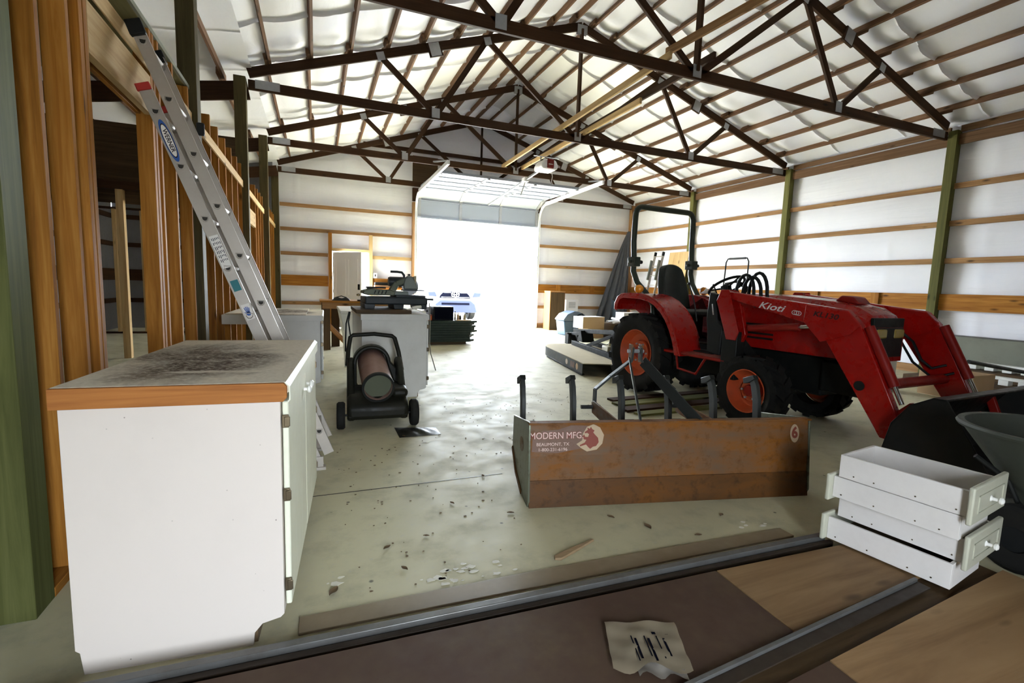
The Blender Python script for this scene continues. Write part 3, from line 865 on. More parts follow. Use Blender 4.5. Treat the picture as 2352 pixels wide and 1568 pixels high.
b.box((-.42, -.10, .985), (-.15, -.088, 1.0)); b.box((.15, -.10, .985), (.42, -.088, 1.0)); b.box((-.50, -.10, .83), (.50, -.088, .84))
b.build('chrome_bar', M['truck'], g)
b = MB()
pts = [(.135 * math.cos(a), -.105, .93 + .095 * math.sin(a)) for a in [2 * PI * k / 24 for k in range(24)]]
b.tube(pts, .013, 6, closed=True)
b.tube([(.05 * math.cos(a), -.105, .93 + .09 * math.sin(a)) for a in [2 * PI * k / 20 for k in range(20)]], .011, 6, closed=True)
b.tube([(.115 * math.cos(a), -.105, .97 + .045 * math.sin(a)) for a in [2 * PI * k / 20 for k in range(20)]], .010, 6, closed=True)
b.build('oval_emblem', M['white_metal'], g)
for s in (-1, 1):
    b = MB(); b.prism([(s * .64, .84), (s * .93, .86), (s * .97, 1.0), (s * .70, 1.02)], -.07, .02, 'xz'); P('headlight', b, 'bumper', bevel=.02)
    b = MB(); b.lathe([(.2, -.12), (.36, -.12), (.40, -.08), (.40, .08), (.36, .12), (.2, .12)], (s * .80, .75, .40), 'x', 28, closed=True); w = P('wheel', b, 'rubber', smooth=40)
    b = MB(); b.disc((s * .80, .75, .40), .22, 'x', 20, .1); b.build('rim', M['galv'], w)
    b = MB(); b.box((s * 1.0 - .13, 1.5, 1.18), (s * 1.0 + .13, 1.62, 1.38)); mr = P('door_mirror', b, 'truck', bevel=.03)
    b = MB(); b.box((s * .90 - .07, 1.52, 1.20), (s * .90 + .07, 1.58, 1.25)); b.build('mirror_arm', M['truck_dark'], mr)
for s in (-1, 1):
    b = MB(); b.lathe([(.2, -.12), (.36, -.12), (.40, -.08), (.40, .08), (.36, .12), (.2, .12)], (s * .80, 4.7, .40), 'x', 28, closed=True); P('wheel', b, 'rubber', smooth=40)
b = MB(); b.prism([(-.80, .30), (.80, .30), (.72, .60), (.55, .74), (-.55, .74), (-.72, .60)], -.16, .0, 'xz'); bp = P('bumper', b, 'bumper', bevel=.03)
b = MB(); b.box((-.5, -.168, .57), (.5, -.161, .64)); b.build('air_intake', M['truck_dark'], bp)

# ================================================================== cabinets
def base_cabinet(name, label, loc, rz, w, d, h, toe=.10, knob=True, ndoor=2, top='laminate', edge='oak', body_m='cabinet', door_m='cabinet_door', knobs=True):
    """local: x to the door side, y along the run; the near end panel is at y=0, the doors face +x"""
    t = thing(name, label, 'cabinet', loc, rz)
    ct = .04
    side = [(-w, 0), (-.10, 0), (-.095, .045), (-.07, .075), (-.012, .088), (0, .10), (0, h - ct), (-w, h - ct)]
    side = [(-w + .02, 0)] + side[1:7] + [(-w, h - ct), (-w, .085), (-w + .012, .075)]
    b = MB(); b.prism(side, 0, .016, 'xz'); b.build('end_panel', M[body_m], t, bevel=.0015)
    b = MB(); b.prism(side, d - .016, d, 'xz'); b.build('end_panel', M[body_m], t, bevel=.0015)
    b = MB(); b.box((-w + .015, .016, .10), (-.02, d - .016, .115)); b.box((-.10, .016, 0), (-.088, d - .016, .10)); b.build('carcass', M['dark_inside'], t)
    b = MB(); b.box((-w, .0165, .1), (-w + .012, d - .0165, h - ct)); b.build('back_panel', M[body_m], t)
    b = MB(); b.box((-.019, .016, .10), (0, .045, h - ct)); b.box((-.019, d - .045, .10), (0, d - .016, h - ct)); b.box((-.019, .045, h - ct - .05), (0, d - .045, h - ct)); b.box((-.019, .045, .10), (0, d - .045, .14))
    for k in range(1, ndoor): b.box((-.019, d * k / ndoor - .02, .14), (0, d * k / ndoor + .02, h - ct - .05))
    b.build('face_frame', M[body_m], t)
    b = MB(); b.prism([(-w - .01, h - ct), (.022, h - ct), (.030, h - ct + .008), (.030, h - .015), (.018, h), (-w - .01, h)], -.006, d + .01, 'xz')
    b.build('countertop', M[top], t)
    b = MB(); b.prism([(-w - .012, h - ct - .024), (.012, h - ct - .024), (.024, h - ct - .010), (.024, h - .014), (.014, h - .001), (-w - .012, h - .001)], -.022, -.0065, 'xz'); b.build('edge_strip', M[edge], t, bevel=.001)
    b = MB(); b.prism([(.0305, h - ct - .02), (.034, h - ct - .02), (.034, h - .012), (.020, h + .001), (.0185, h + .0005), (.0305, h - .014)], -.020, d + .01, 'xz'); b.build('front_edging', M[door_m], t)
    for k in range(ndoor):
        y0, y1 = .012 + (d - .02) * k / ndoor, (d - .012) * (k + 1) / ndoor
        dr = None
        b = MB(); b.box((.004, y0, .125), (.024, y1 - .004, h - ct - .03)); dr = b.build('door', M[door_m], t, bevel=.006, seg=3)
        hy = y0 - .004 if k == 0 else y1
        for z in (.206, .534, .793):
            b = MB(); b.box((.004, hy - .009, z - .022), (.026, hy + .003, z + .022)); b.box((.012, hy - .012, z - .017), (.030, hy - .008, z + .017)); b.build('hinge', M['bronze'], dr, bevel=.003)
        if knobs:
            ky = y1 - .06 if k == 0 else y0 + .05
            b = MB(); b.lathe([(0, 0), (.008, 0), (.007, .012), (.016, .018), (.017, .026), (.010, .032), (0, .033)], (.024, ky, h - ct - .10), 'x', 14); b.build('knob', M['knob'], dr, smooth=40)
    return t
base_cabinet('base_cabinet', 'white base cabinet with wood-edged dusty counter, standing in front of the ladder', (-.118, 1.755, 0), math.radians(-4), .602, 1.20, .93)
t = base_cabinet('base_cabinet', 'grey-white base cabinet with dusty counter, behind the ladder by the stud wall', (.035, 5.95, 0), math.radians(-1), .56, 1.15, .87, body_m='greywhite', door_m='greywhite', edge='greywhite', knobs=False)
b = MB(); b.box((-.985, -.01, .765), (-.575, 1.15, .869)); b.build('counter_overhang', M['greywhite'], t, bevel=.004)
b = MB(); b.box((-.95, -.0, .872), (-.15, 1.1, .885)); b.build('loose_top_board', M['laminate'], t, bevel=.003)
t = base_cabinet('base_cabinet', 'white plank-topped base cabinet carrying the green tile saw', (1.14, 5.36, 0), math.radians(2), .70, .95, .93, body_m='greywhite', door_m='greywhite', edge='greywhite', knobs=False, ndoor=2)
b = MB(); b.box((.385, 5.36, .934), (.97, 6.25, .972))
tag(b.build('plywood_plank', M['dark_ply'], bevel=.003), 'dark plank lying on the white cabinet under the tile saw', 'board')
b = MB(); b.grid(lambda u, v: (.93 + u * .2, 5.345 + v * .12, .978 + .012 * math.sin(u * 5) - .02 * u * (1 - v)), 8, 4)
o = b.build('paper_sheet', M['paper']); tag(o, 'pale paper sheet hanging at the cabinet corner beside the tile saw', 'paper')
o.modifiers.new('thick', 'SOLIDIFY').thickness = .002
b = MB(); b.tube([(.985, 5.42, .995), (1.03, 5.43, 1.0), (1.09, 5.45, 1.01)], [.016, .02, .015], 10)
tag(b.build('paper_roll', M['paper'], smooth=50), 'small pale paper roll at the end of the plank', 'paper roll')

# ---- tile saw on the white cabinet
t = thing('tile_saw', 'green and black bench tile saw standing on the white cabinet', 'saw', (.83, 5.80, .972), math.radians(2))
def P(name, b, m, **k): return b.build(name, M[m], t, **k)
b = MB(); b.box((-.34, -.22, .05), (.36, .25, .135)); P('water_tray', b, 'saw_black', bevel=.015)
for x in (-.29, .03, .30):
    b = MB(); b.prism([(x - .05, 0), (x + .05, 0), (x + .06, .055), (x - .06, .055)], -.2, .2, 'xz'); P('foot', b, 'saw_black', bevel=.004)
b = MB(); b.box((.0, -.2, .135), (.34, .2, .16)); P('cutting_table', b, 'saw_black', bevel=.004)
b = MB(); b.prism([(-.36, .17), (-.31, .15), (-.02, .15), (.0, .19), (-.05, .215), (-.28, .225), (-.35, .20)], -.18, .12, 'xz'); sl = P('slide_casting', b, 'sawgreen', bevel=.01)
b = MB()
for k in range(4): b.bar((-.24 + k * .04, -.186, .168), (-.225 + k * .04, -.186, .205), .012, .006, up=(0, 1, 0))
b.build('cooling_slot', M['black'], sl)
b = MB(); b.box((-.30, -.12, .225), (-.10, .10, .245)); P('top_plate', b, 'black', bevel=.006)
b = MB(); b.box((-.03, -.1, .15), (.16, .12, .20)); P('pivot_block', b, 'sawgrey', bevel=.01)
b = MB(); b.bar((-.02, 0, .19), (.04, 0, .30), .07, .075); b.bar((.03, 0, .285), (.15, 0, .33), .07, .07); P('swing_arm', b, 'sawgreen', bevel=.012)
b = MB(); b.lathe([(0, -.1), (.05, -.1), (.058, -.08), (.058, .07), (.045, .09), (0, .09)], (.05, .03, .31), 'x', 18); P('motor', b, 'saw_black', smooth=40)
b = MB(); b.prism([(.12, .225), (.29, .225), (.265, .30), (.22, .375), (.17, .385), (.13, .35), (.115, .29)], -.04, .04, 'xz'); gd = P('blade_guard', b, 'sawgrey', bevel=.012)
b = MB(); b.box((.175, -.03, .385), (.195, .03, .405)); b.build('guard_bolt', M['black'], gd)
b = MB(); b.prism([(.23, .37), (.262, .385), (.262, .30), (.25, .30)], -.042, .042, 'xz'); b.build('yellow_tab', M['mower_deck'], gd)
b = MB(); b.lathe([(0, -.002), (.10, -.002), (.10, .002), (0, .002)], (.20, 0, .26), 'y', 28); P('saw_blade', b, 'galv', smooth=40)
b = MB(); b.bar((.10, 0, .215), (.36, 0, .215), .09, .014); P('shoe_plate', b, 'saw_black')
b = MB(); b.tube([(.13, 0, .34), (.125, 0, .39), (.10, 0, .42), (.05, 0, .425), (-.03, 0, .425)], .014, 10); P('handle', b, 'saw_black', smooth=50)
b = MB(); b.box((.36, -.1, .10), (.46, .1, .125)); P('side_extension', b, 'saw_black', bevel=.006)
# straps
b = MB()
pts = [(1.16, 5.33, 1.06), (1.165, 5.31, .85), (1.16, 5.30, .62), (1.17, 5.28, .5), (1.20, 5.27, .40), (1.225, 5.26, .31)]
for p, q in zip(pts, pts[1:]): b.bar(p, q, .006, .03, up=(0, 1, 0))
tag(b.build('webbing_strap', M['strap']), 'grey webbing strap hanging down the corner of the white cabinet', 'strap')
b = MB(); b.tube([(.335, 5.70, .93), (.30, 5.66, .80), (.292, 5.63, .62), (.29, 5.62, .50), (.31, 5.62, .47), (.335, 5.62, .52), (.345, 5.64, .66), (.325, 5.67, .82), (.345, 5.70, .93)], .008, 8)
tag(b.build('hanging_strap', M['black_plastic'], smooth=60), 'black looped strap hanging at the table side, left of the white cabinet' if 0 else 'black looped strap hanging between plank table and white cabinet', 'strap')
# white folding table behind the cabinet
t = thing('folding_table', 'white plastic folding table behind the tile saw cabinet', 'table', (.85, 7.0, 0))
b = MB(); b.box((-.58, -.62, .86), (.5, .62, .90)); b.build('tabletop', M['paper'], t, bevel=.01)
for x, y in ((-.46, .52), (-.46, -.5), (.4, .52), (.4, -.5)):
    b = MB(); b.prism([(x - .11, .86), (x + .13, .86), (x + .05, .45), (x + .015, 0), (x - .015, 0), (x - .04, .45)], y - .02, y + .02, 'xz'); b.build('leg', M['paper'], t, bevel=.004)
# ---- plank work table further back
t = thing('plank_table', 'long brown plank work table standing in front of the walk door', 'table', (.95, 9.75, 0))
b = MB(); b.box((-.90, -.38, .875), (.62, .38, .91)); b.build('tabletop', M['framing'], t, bevel=.003)
b = MB(); b.box((-.86, -.36, .76), (.58, -.32, .874)); b.build('apron', M['girt'], t, bevel=.003)
b = MB(); b.box((-.86, .32, .76), (.58, .36, .874)); b.build('apron', M['girt'], t, bevel=.003)
for x, y in ((-.80, -.30), (-.62, .20), (.50, -.30), (.50, .30)):
    b = MB(); b.box((x - .075, y - .019, 0), (x + .075, y + .019, .874)); b.build('leg', M['dark_ply'], t, bevel=.003)
b = MB(); b.bar((-.80, -.27, .5), (-.40, .16, .04), .03, .09); b.build('brace', M['framing'], t, bevel=.003)
t = thing('tool_pouch', 'small black tool pouch lying on the plank table', 'pouch', (.42, 9.5, .91))
b = MB()
b.grid(lambda u, v: (-.16 + u * .32, -.09 + v * .18, .065 * (math.sin(PI * u) ** .5) * (math.sin(PI * v) ** .5) * (1 + .3 * math.sin(u * 9))), 14, 8); b.build('body', M['black_plastic'], t, smooth=60)
b = MB(); b.tube([(-.1, -.02, .055), (0, -.03, .085), (.1, -.02, .055)], .008, 6); b.build('handle', M['black'], t)
b = MB(); b.box((.70, 9.42, .911), (.98, 9.5, .935)); tag(b.build('hand_plane', M['black_plastic'], bevel=.008), 'flat dark tool lying on the plank table beside the pouch', 'tool')
b = MB(); b.box((.83, 9.36, .911), (.96, 9.41, .928)); tag(b.build('wood_offcut', M['fresh'], bevel=.003), 'small pale wood offcut on the plank table', 'offcut')
# workbench shelf between the doors
b = MB(); b.box((1.44, 13.50, 1.10), (2.45, 13.89, 1.13)); tag(b.build('wall_shelf', M['oak'], bevel=.003), 'reddish wooden shelf on the wall between walk door and garage door', 'shelf')
b = MB(); b.box((1.46, 13.62, 1.19), (1.98, 13.86, 1.27)); tag(b.build('radio_box', M['black_plastic'], bevel=.03), 'low black case on the reddish wall shelf', 'case')
b = MB(); b.box((1.46, 13.60, 1.131), (1.98, 13.87, 1.189)); tag(b.build('carton', M['card'], bevel=.004), 'flat carton under the black case on the wall shelf', 'carton')
t = thing('wall_switch', 'small white switch box on the wall next to the walk door', 'switch', (1.50, 13.90, 1.45))
b = MB(); b.box((-.05, -.03, -.07), (.05, .04, .07)); b.build('box', M['white_metal'], t, bevel=.006)
b = MB(); b.box((-.015, -.04, -.03), (.015, -.031, .03)); b.build('button', M['black_plastic'], t)

# ---- stack of dark mats and the things on it
for k in range(9):
    z0 = .06 + k * .05
    dx = random.uniform(-.03, .05)
    right_edge = [(3.10 + random.uniform(-.05, .16), 9.95 + j * .12) for j in range(9)]
    poly = [(1.76 + dx, 9.93 + random.uniform(-.02, .02)), (3.05 + dx * .5, 9.93 + random.uniform(-.015, .015))] + right_edge[1:] + [(1.76 + dx, 10.93)]
    b = MB(); b.prism(poly, z0, z0 + .047, 'xy')
    tag(b.build('rubber_mat', M['mat_dark'], bevel=.006), f'dark ragged-edged mat, {ORD[k]} from the floor in the pile behind the white cabinet', 'mat', 'pile of dark mats')
for y in (10.05, 10.75):
    b = MB(); b.box((1.8, y, 0), (3.0, y + .09, .059)); tag(b.build('skid_board', M['dark_ply']), f'dark skid board under the mat pile, {"front" if y<10.4 else "rear"} one', 'board', 'skids under the mats')
t = thing('black_box', 'black boxy appliance standing on the pile of dark mats', 'appliance', (2.50, 10.25, .508))
b = MB(); b.box((-.22, -.17, 0), (.22, .2, .29)); b.build('case', M['black_plastic'], t, bevel=.012)
b = MB(); b.box((-.195, -.174, .025), (.195, -.1705, .265)); b.build('front_panel', M['truck_dark'], t)
b = MB(); b.box((-.36, .09, 0), (-.228, .26, .27)); sp = b.build('side_speaker', M['galv'], t, bevel=.01)
b = MB(); b.disc((-.30, .084, .18), .022, 'y', 12); b.build('dial', M['black'], sp)
t = thing('orange_box', 'orange red flat box on the mats beside the black appliance', 'box', (2.10, 10.15, .508))
b = MB(); b.box((-.17, -.1, 0), (.145, .15, .095)); b.build('body', M['orange'], t, bevel=.006)
b = MB(); b.box((-.175, -.105, .096), (.15, .155, .118)); b.build('lid', M['sticker_red'], t, bevel=.004)
t = thing('paper_bag', 'crumpled pale bag lying over the orange box', 'bag', (2.02, 10.2, .626))
b = MB(); b.grid(lambda u, v: (-.14 + u * .26, -.08 + v * .16, .05 * math.sin(PI * u) ** .6 * math.sin(PI * v) ** .6 * (1.2 + .5 * math.sin(9 * u + 5 * v))), 14, 10); b.build('bag_body', M['card_white'], t, smooth=60)
for k, (x, y, r, h, m, l) in enumerate([(2.78, 10.18, .022, .20, 'paper', 'slim pale bottle beside the black appliance'), (2.835, 10.14, .028, .17, 'card', 'small amber-brown bottle, second from the black appliance'), (2.90, 10.20, .024, .13, 'black_plastic', 'small dark bottle, third from the black appliance'), (2.985, 10.15, .032, .15, 'mower_deck', 'round tan bottle at the outer edge of the mats')]):
    t = thing('bottle', l + ' on the mat pile', 'bottle', (x, y, .508), 0, 'bottles on the mat pile')
    b = MB(); b.lathe([(0, 0), (r, 0), (r, h * .6), (r * .9, h * .68), (r * .4, h * .8), (r * .4, h * .9), (0, h * .9)], n=14); b.build('body', M[m], t, smooth=40)
    b = MB(); b.lathe([(0, h * .9), (r * .5, h * .9), (r * .5, h), (0, h)], n=12); b.build('cap', M['white_metal'], t, smooth=40)
b = MB(); b.box((2.75, 9.96, .508), (3.08, 10.07, .523)); tag(b.build('wood_offcut', M['fresh'], bevel=.002), 'thin pale board lying at the front edge of the mat pile', 'offcut')
# ================================================================== extension ladder
t = thing('extension_ladder', 'aluminium extension ladder leaning on the stud wall behind the white cabinet', 'ladder', (0, 0, 0))
K = -.385
def ladder_section(nm, x0, z0, z1, ya, yb, lip):
    """two rails in planes y=ya, y=yb; x0 the foot's x at floor level"""
    sec = None
    for yy, s in ((ya, -1), (yb, 1)):
        b = MB()
        p0, p1 = V((x0 + K * z0, yy, z0)), V((x0 + K * z1, yy, z1))
        b.bar(p0, p1, .004, .066, up=(1, 0, .375))
        d = (p1 - p0).normalized(); sd = V((1, 0, .375)).normalized()
        for q in (-.031, .031): b.bar(p0 + sd * q - V((0, s * .011, 0)), p1 + sd * q - V((0, s * .011, 0)), .022, .004, up=(1, 0, .375))
        r = b.build('side_rail', M['alu'], t, bevel=.0015)
        if sec is None: sec = r
    n = int((z1 - z0 - .2) / .286)
    for k in range(n + 1):
        z = z0 + .16 + k * .286
        c = V((x0 + K * z, 0, z))
        dsh = [(-.017, .010), (.017, .010), (.014, -.006), (.006, -.014), (-.006, -.014), (-.014, -.006)]
        b = MB(); b.prism([(c.x + a, c.z + q) for a, q in dsh], ya + .0025, yb - .0025, 'xz'); b.build('rung', M['alu'], t)
        b = MB(); b.prism([(c.x + a * .85, c.z + q * .85) for a, q in dsh], ya - .0030, ya - .0021, 'xz'); b.build('rung_end', M['rung_shade'], t)
        b = MB(); b.tube([(c.x + 1.18 * a, ya - .003, c.z + 1.25 * q) for a, q in dsh], .0035, 6, closed=True); b.build('rung_collar', M['alu'], t)
ladder_section('base', .011, .02, 2.30, 3.40, 3.80, 1)
ladder_section('fly', .105, .10, 2.60, 3.412, 3.788, -1)
for yy in (3.40, 3.80):
    x = .011 + K * 2.31
    b = MB(); b.box((x - .036, yy - .012, 2.285), (x + .036, yy + .012, 2.325)); b.xf(Matrix.Rotation(-.346, 3, 'Y'), (x, yy, 2.3)); b.build('rail_cap', M['red_cap'], t, bevel=.004)
    x = .105 + K * 2.61
    b = MB(); b.box((x - .038, yy - .016, 2.57), (x + .040, yy + .022, 2.65)); b.xf(Matrix.Rotation(-.346, 3, 'Y'), (x, yy, 2.6)); b.build('rail_cap', M['black_plastic'], t, bevel=.006)
    b = MB(); b.box((-.06, yy - .03, 0), (.045, yy + .03, .02)); b.box((-.045, yy - .015, .0), (.03, yy - .008, .09)); b.build('ladder_foot', M['alu'], t, bevel=.003)
x = .105 + K * 2.2
b = MB(); b.box((x + .03, 3.80, 2.18), (x + .075, 3.83, 2.26)); b.build('rung_lock', M['black_plastic'], t, bevel=.008)
# stickers on the near rail: oval badge with the maker's lettering, small labels
def on_rail(z, x0=.011): return V((x0 + K * z, 3.3972, z))
AX = V((.375, 0, -1)).normalized()                     # down the rail
def oval(name, z, a, c, m, parent, lift, x0=.011):
    n = 36
    o = on_rail(z, x0); mm = frame(o + V((0, -lift, 0)), AX, (0, -1, 0))
    b = MB(); b.prism([(a * math.copysign(abs(math.cos(q)) ** .9, math.cos(q)), c * math.sin(q)) for q in [2 * PI * k / n for k in range(n)]], 0, .0004, 'xy')
    b.v = [tuple(mm @ V(p)) for p in b.v]
    return b.build(name, m, parent)
badge = oval('oval_badge', 2.03, .118, .0245, M['blue_print'], t, .0006)
oval('badge_ring', 2.03, .096, .0215, M['decal_dark'], badge, .0011)
oval('badge_field', 2.03, .089, .018, M['card_white'], badge, .0016)
text_mesh('badge_lettering', 'WERNER', .030, M['decal_dark'], badge, frame(on_rail(2.03) + V((0, -.0026, 0)), AX, (0, -1, 0)), .0003, 1.05, 0, .0006)
def label_patch(name, z, a, c, m, lift=.0008):
    mm = frame(on_rail(z) + V((0, -lift, 0)), AX, (0, -1, 0))
    b = MB(); b.prism([(-a, -c), (a, -c), (a, c), (-a, c)], 0, .0004, 'xy'); b.v = [tuple(mm @ V(p)) for p in b.v]
    return b.build(name, m, t), mm
p, mm = label_patch('rating_label', 1.42, .10, .025, M['card_white'])
b = MB()
for i in range(5):
    for w in range(6): b.box((-.085 + w * .026, -.018 + i * .009, .0005), (-.085 + w * .026 + random.uniform(.010, .022), -.0145 + i * .009, .0009))
b.v = [tuple(mm @ V(q)) for q in b.v]; b.build('print_line', M['truck_dark'], p)
p, mm = label_patch('teal_label', 1.22, .034, .022, M['teal_print'])
p, mm = label_patch('hand_label', 1.06, .05, .024, M['card_white'])
b = MB(); b.prism([(.012 + .013 * math.cos(a), .013 * math.sin(a)) for a in [2 * PI * k / 16 for k in range(16)]], .0005, .0009, 'xy')
for k, (ax, ay) in enumerate(((-.030, -.012), (-.034, -.003), (-.032, .006), (-.024, .014), (-.002, -.019))): b.bar((.006, ay * .5, .0007), (ax, ay, .0007), .005, .0004)
b.v = [tuple(mm @ V(q)) for q in b.v]; b.build('hand_symbol', M['blue_print'], p)

# ================================================================== heater
t = thing('torpedo_heater', 'reddish torpedo heater on a black wheeled frame, standing before the tile saw cabinet', 'heater', (.50, 4.45, 0), math.radians(-3))
def P(name, b, m, **k): return b.build(name, M[m], t, **k)
b = MB(); b.prism([(-.19, .07), (.42, .07), (.42, .24), (.30, .29), (-.08, .27), (-.20, .19)], -.262, .262, 'yz'); P('fuel_tank', b, 'heater_black', bevel=.04, seg=3)
b = MB(); b.box((.12, -.14, .25), (.262, .25, .33)); P('control_box', b, 'heater_black', bevel=.03)
AX0, AX1 = V((.0, -.17, .355)), V((-.03, .46, .50))
d = (AX1 - AX0)
b = MB(); b.lathe([(.122, 0), (.132, .01), (.134, .6), (.126, .64), (.118, .64), (.118, 0)], n=36, closed=True); m = frame(AX0, V((1, 0, 0)), d); b.v = [tuple(m @ V(p)) for p in b.v]; sh = P('barrel_shell', b, 'heater_shell', smooth=40)
b = MB(); b.lathe([(0, .05), (.117, .05), (.117, .055), (0, .055)], n=28); b.v = [tuple(m @ V(p)) for p in b.v]; b.build('burner_disc', M['sawgreen'], sh, smooth=40)
b = MB(); b.lathe([(.120, -.012), (.139, -.012), (.139, .02), (.120, .02)], n=36, closed=True); b.v = [tuple(m @ V(p)) for p in b.v]; b.build('outlet_ring', M['black'], sh, smooth=40)
b = MB(); b.lathe([(0, .62), (.128, .62), (.128, .66), (0, .67)], n=28); b.v = [tuple(m @ V(p)) for p in b.v]; b.build('fan_guard', M['black'], sh, smooth=40)
# moulded hood that arches over the rear of the barrel, part of the frame
b = MB()
arch = [(-.25, .26), (-.25, .52)] + [(-.03 + .175 * math.cos(a), .50 + .165 * math.sin(a)) for a in [PI - PI * k / 14 for k in range(15)]] + [(.20, .44), (.27, .40), (.28, .26)]
inner = [(.19, .26)] + [(-.03 + .14 * math.cos(a), .49 + .14 * math.sin(a)) for a in [PI * k / 14 for k in range(15)]] + [(-.17, .26)]
b.prism(arch + inner, .30, .46, 'xz'); P('rear_hood', b, 'heater_black', bevel=.012)
for s in (-1, 1):
    x = s * .225
    b = MB(); b.prism([(-.20, .10), (-.10, .22), (.06, .33), (.28, .50), (.42, .54), (.49, .50), (.49, .14), (.40, .08), (-.14, .06)], x - .035, x + .035, 'yz'); P('side_frame', b, 'heater_black', bevel=.02)
b = MB(); b.tube([(-.255, .40, .46), (-.245, .46, .60), (-.225, .50, .725), (-.20, .505, .745), (0, .51, .757), (.175, .505, .735), (.20, .50, .715), (.235, .46, .58), (.265, .42, .40)], .021, 10); P('handle', b, 'heater_black', smooth=60)
for s in (-1, 1):
    b = MB(); b.lathe([(.05, -.035), (.105, -.035), (.118, -.02), (.118, .02), (.105, .035), (.05, .035)], (s * .31, -.16, .118), 'x', 28, closed=True); w = P('wheel', b, 'rubber', smooth=40)
    b = MB(); b.disc((s * .31 - .02, -.16, .118), .055, 'x', 16, .04); b.build('hub', M['heater_black'], w)
b = MB(); b.tube([(-.33, -.16, .118), (.33, -.16, .118)], .009, 8); P('axle', b, 'black')
b = MB(); b.box((-.03, .40, 0), (.03, .44, .14)); P('rest_foot', b, 'heater_black', bevel=.006)

# ================================================================== tractor
T = thing('tractor', 'red compact tractor with folded-up roll bar and front loader parked before the white wall', 'tractor', (4.31, 5.04, 0), math.radians(-86))
def P(name, b, m, parent=None, **k): return b.build(name, M[m], parent or T, **k)
def wheel(name, x, y, R, w, rim, rw, nl, side):
    """agricultural wheel; side -1 is the tractor's right-hand face"""
    z = R
    h = w / 2
    b = MB()
    b.lathe([(rim, -h * .72), (rim + .03, -h * .85), (R * .80, -h), (R * .93, -h * .90), (R - .03, -h * .75), (R - .03, h * .75), (R * .93, h * .90), (R * .80, h), (rim + .03, h * .85), (rim, h * .72)], (x, y, z), 'y', 56, closed=True)
    for k in range(nl):
        for s in (-1, 1):
            a0 = 2 * PI * (k + (.5 if s > 0 else 0)) / nl
            n = len(b.v)
            vs = []
            for (u, lat, rad) in ((-.0, s * h * .05, R - .035), (.0, s * h * .05, R + .0), (.33, s * h * .96, R - .07), (.33, s * h * .96, R - .004)):
                for dw in (-.040, .040):
                    a = a0 + u * (2 * PI / nl) * 1.5 + dw / R
                    vs.append((x + rad * math.cos(a), y + lat, z + rad * math.sin(a)))
            b._add(vs, [(0, 1, 3, 2), (4, 6, 7, 5), (2, 3, 7, 6), (0, 4, 5, 1), (1, 5, 7, 3), (0, 2, 6, 4)])
    wh = P(name, b, 'rubber', smooth=35)
    b = MB()
    f = side * h * .62
    b.lathe([(rim + .006, f + side * .03), (rim - .004, f + side * .03), (rim - .022, f - side * .005), (rim - .05, f - side * .07), (rim * .55, f - side * .085), (rim * .50, f - side * .05), (0, f - side * .05)], (x, y, z), 'y', 40)
    r = b.build('rim', M['rim'], wh, smooth=35)
    b = MB(); b.lathe([(0, f - side * .02), (rim * .25, f - side * .02), (rim * .30, f - side * .06)], (x, y, z), 'y', 18); b.build('hub', M['red_dark'], r, smooth=40)
    b = MB()
    for k in range(6):
        a = 2 * PI * k / 6
        b.tube([(x + rim * .42 * math.cos(a), y + f - side * .055, z + rim * .42 * math.sin(a)), (x + rim * .42 * math.cos(a), y + f - side * .032, z + rim * .42 * math.sin(a))], .011, 6)
    b.build('wheel_bolt', M['galv'], r)
    return wh
for s in (-1, 1):
    wheel('rear_wheel', 0, s * .475, .50, .35, .285, .3, 16, s)
    wheel('front_wheel', 1.60, s * .50, .345, .24, .205, .2, 14, s)
b = MB(); b.box((-.30, -.20, .34), (1.0, .20, .70)); b.box((.9, -.16, .36), (2.05, .16, .72)); b.lathe([(.11, -.32), (.11, .32)], (0, 0, .50), 'y', 20); b.box((-.42, -.14, .4), (-.28, .14, .78)); P('transmission', b, 'black', bevel=.02)
b = MB(); b.bar((1.60, -.42, .345), (1.60, .42, .345), .14, .13); b.box((1.48, -.14, .3), (1.72, .14, .52)); P('front_axle', b, 'black', bevel=.02)
b = MB(); b.box((2.05, -.2, .42), (2.40, .2, .70)); P('front_weight_bracket', b, 'black', bevel=.02)
# hood
def hood_ring(x, z1, w, z0=.74, sh=.06):
    return [(x, -w, z0), (x, -w, z1 - sh * 2), (x, -w * .94, z1 - sh), (x, -w * .72, z1 - .012), (x, 0, z1), (x, w * .72, z1 - .012), (x, w * .94, z1 - sh), (x, w, z1 - sh * 2), (x, w, z0)]
rings = [hood_ring(x, z, w) for x, z, w in ((1.02, 1.285, .285), (1.25, 1.29, .29), (1.7, 1.275, .29), (2.1, 1.245, .28), (2.32, 1.20, .265), (2.42, 1.14, .25), (2.46, 1.05, .24))]
vs = [p for r in rings for p in r]; n = 9
fs = [(i * n + k, i * n + k + 1, (i + 1) * n + k + 1, (i + 1) * n + k) for i in range(6) for k in range(8)] + [tuple(range(n)), tuple(6 * n + k for k in range(n - 1, -1, -1))]
b = MB(); b._add(vs, fs); hd = P('hood', b, 'red_paint', smooth=30)
for s in (-1, 1):
    b = MB()
    for k in range(4): b.box((1.30, s * .292 - .003, .83 + k * .045), (1.62, s * .292 + .003, .85 + k * .045))
    b.build('side_vent', M['black'], hd)
b = MB(); b.box((2.462, -.20, .78), (2.475, .20, 1.03)); b.build('front_grille', M['black'], hd, bevel=.004)
b = MB(); b.box((2.43, -.225, 1.03), (2.462, .225, 1.11)); b.build('grille_band', M['black'], hd, bevel=.005)
for s in (-1, 1):
    b = MB(); b.box((2.455, s * .13 - .075, .94), (2.485, s * .13 + .075, 1.02)); b.build('headlight', M['headlight'], hd, bevel=.015)
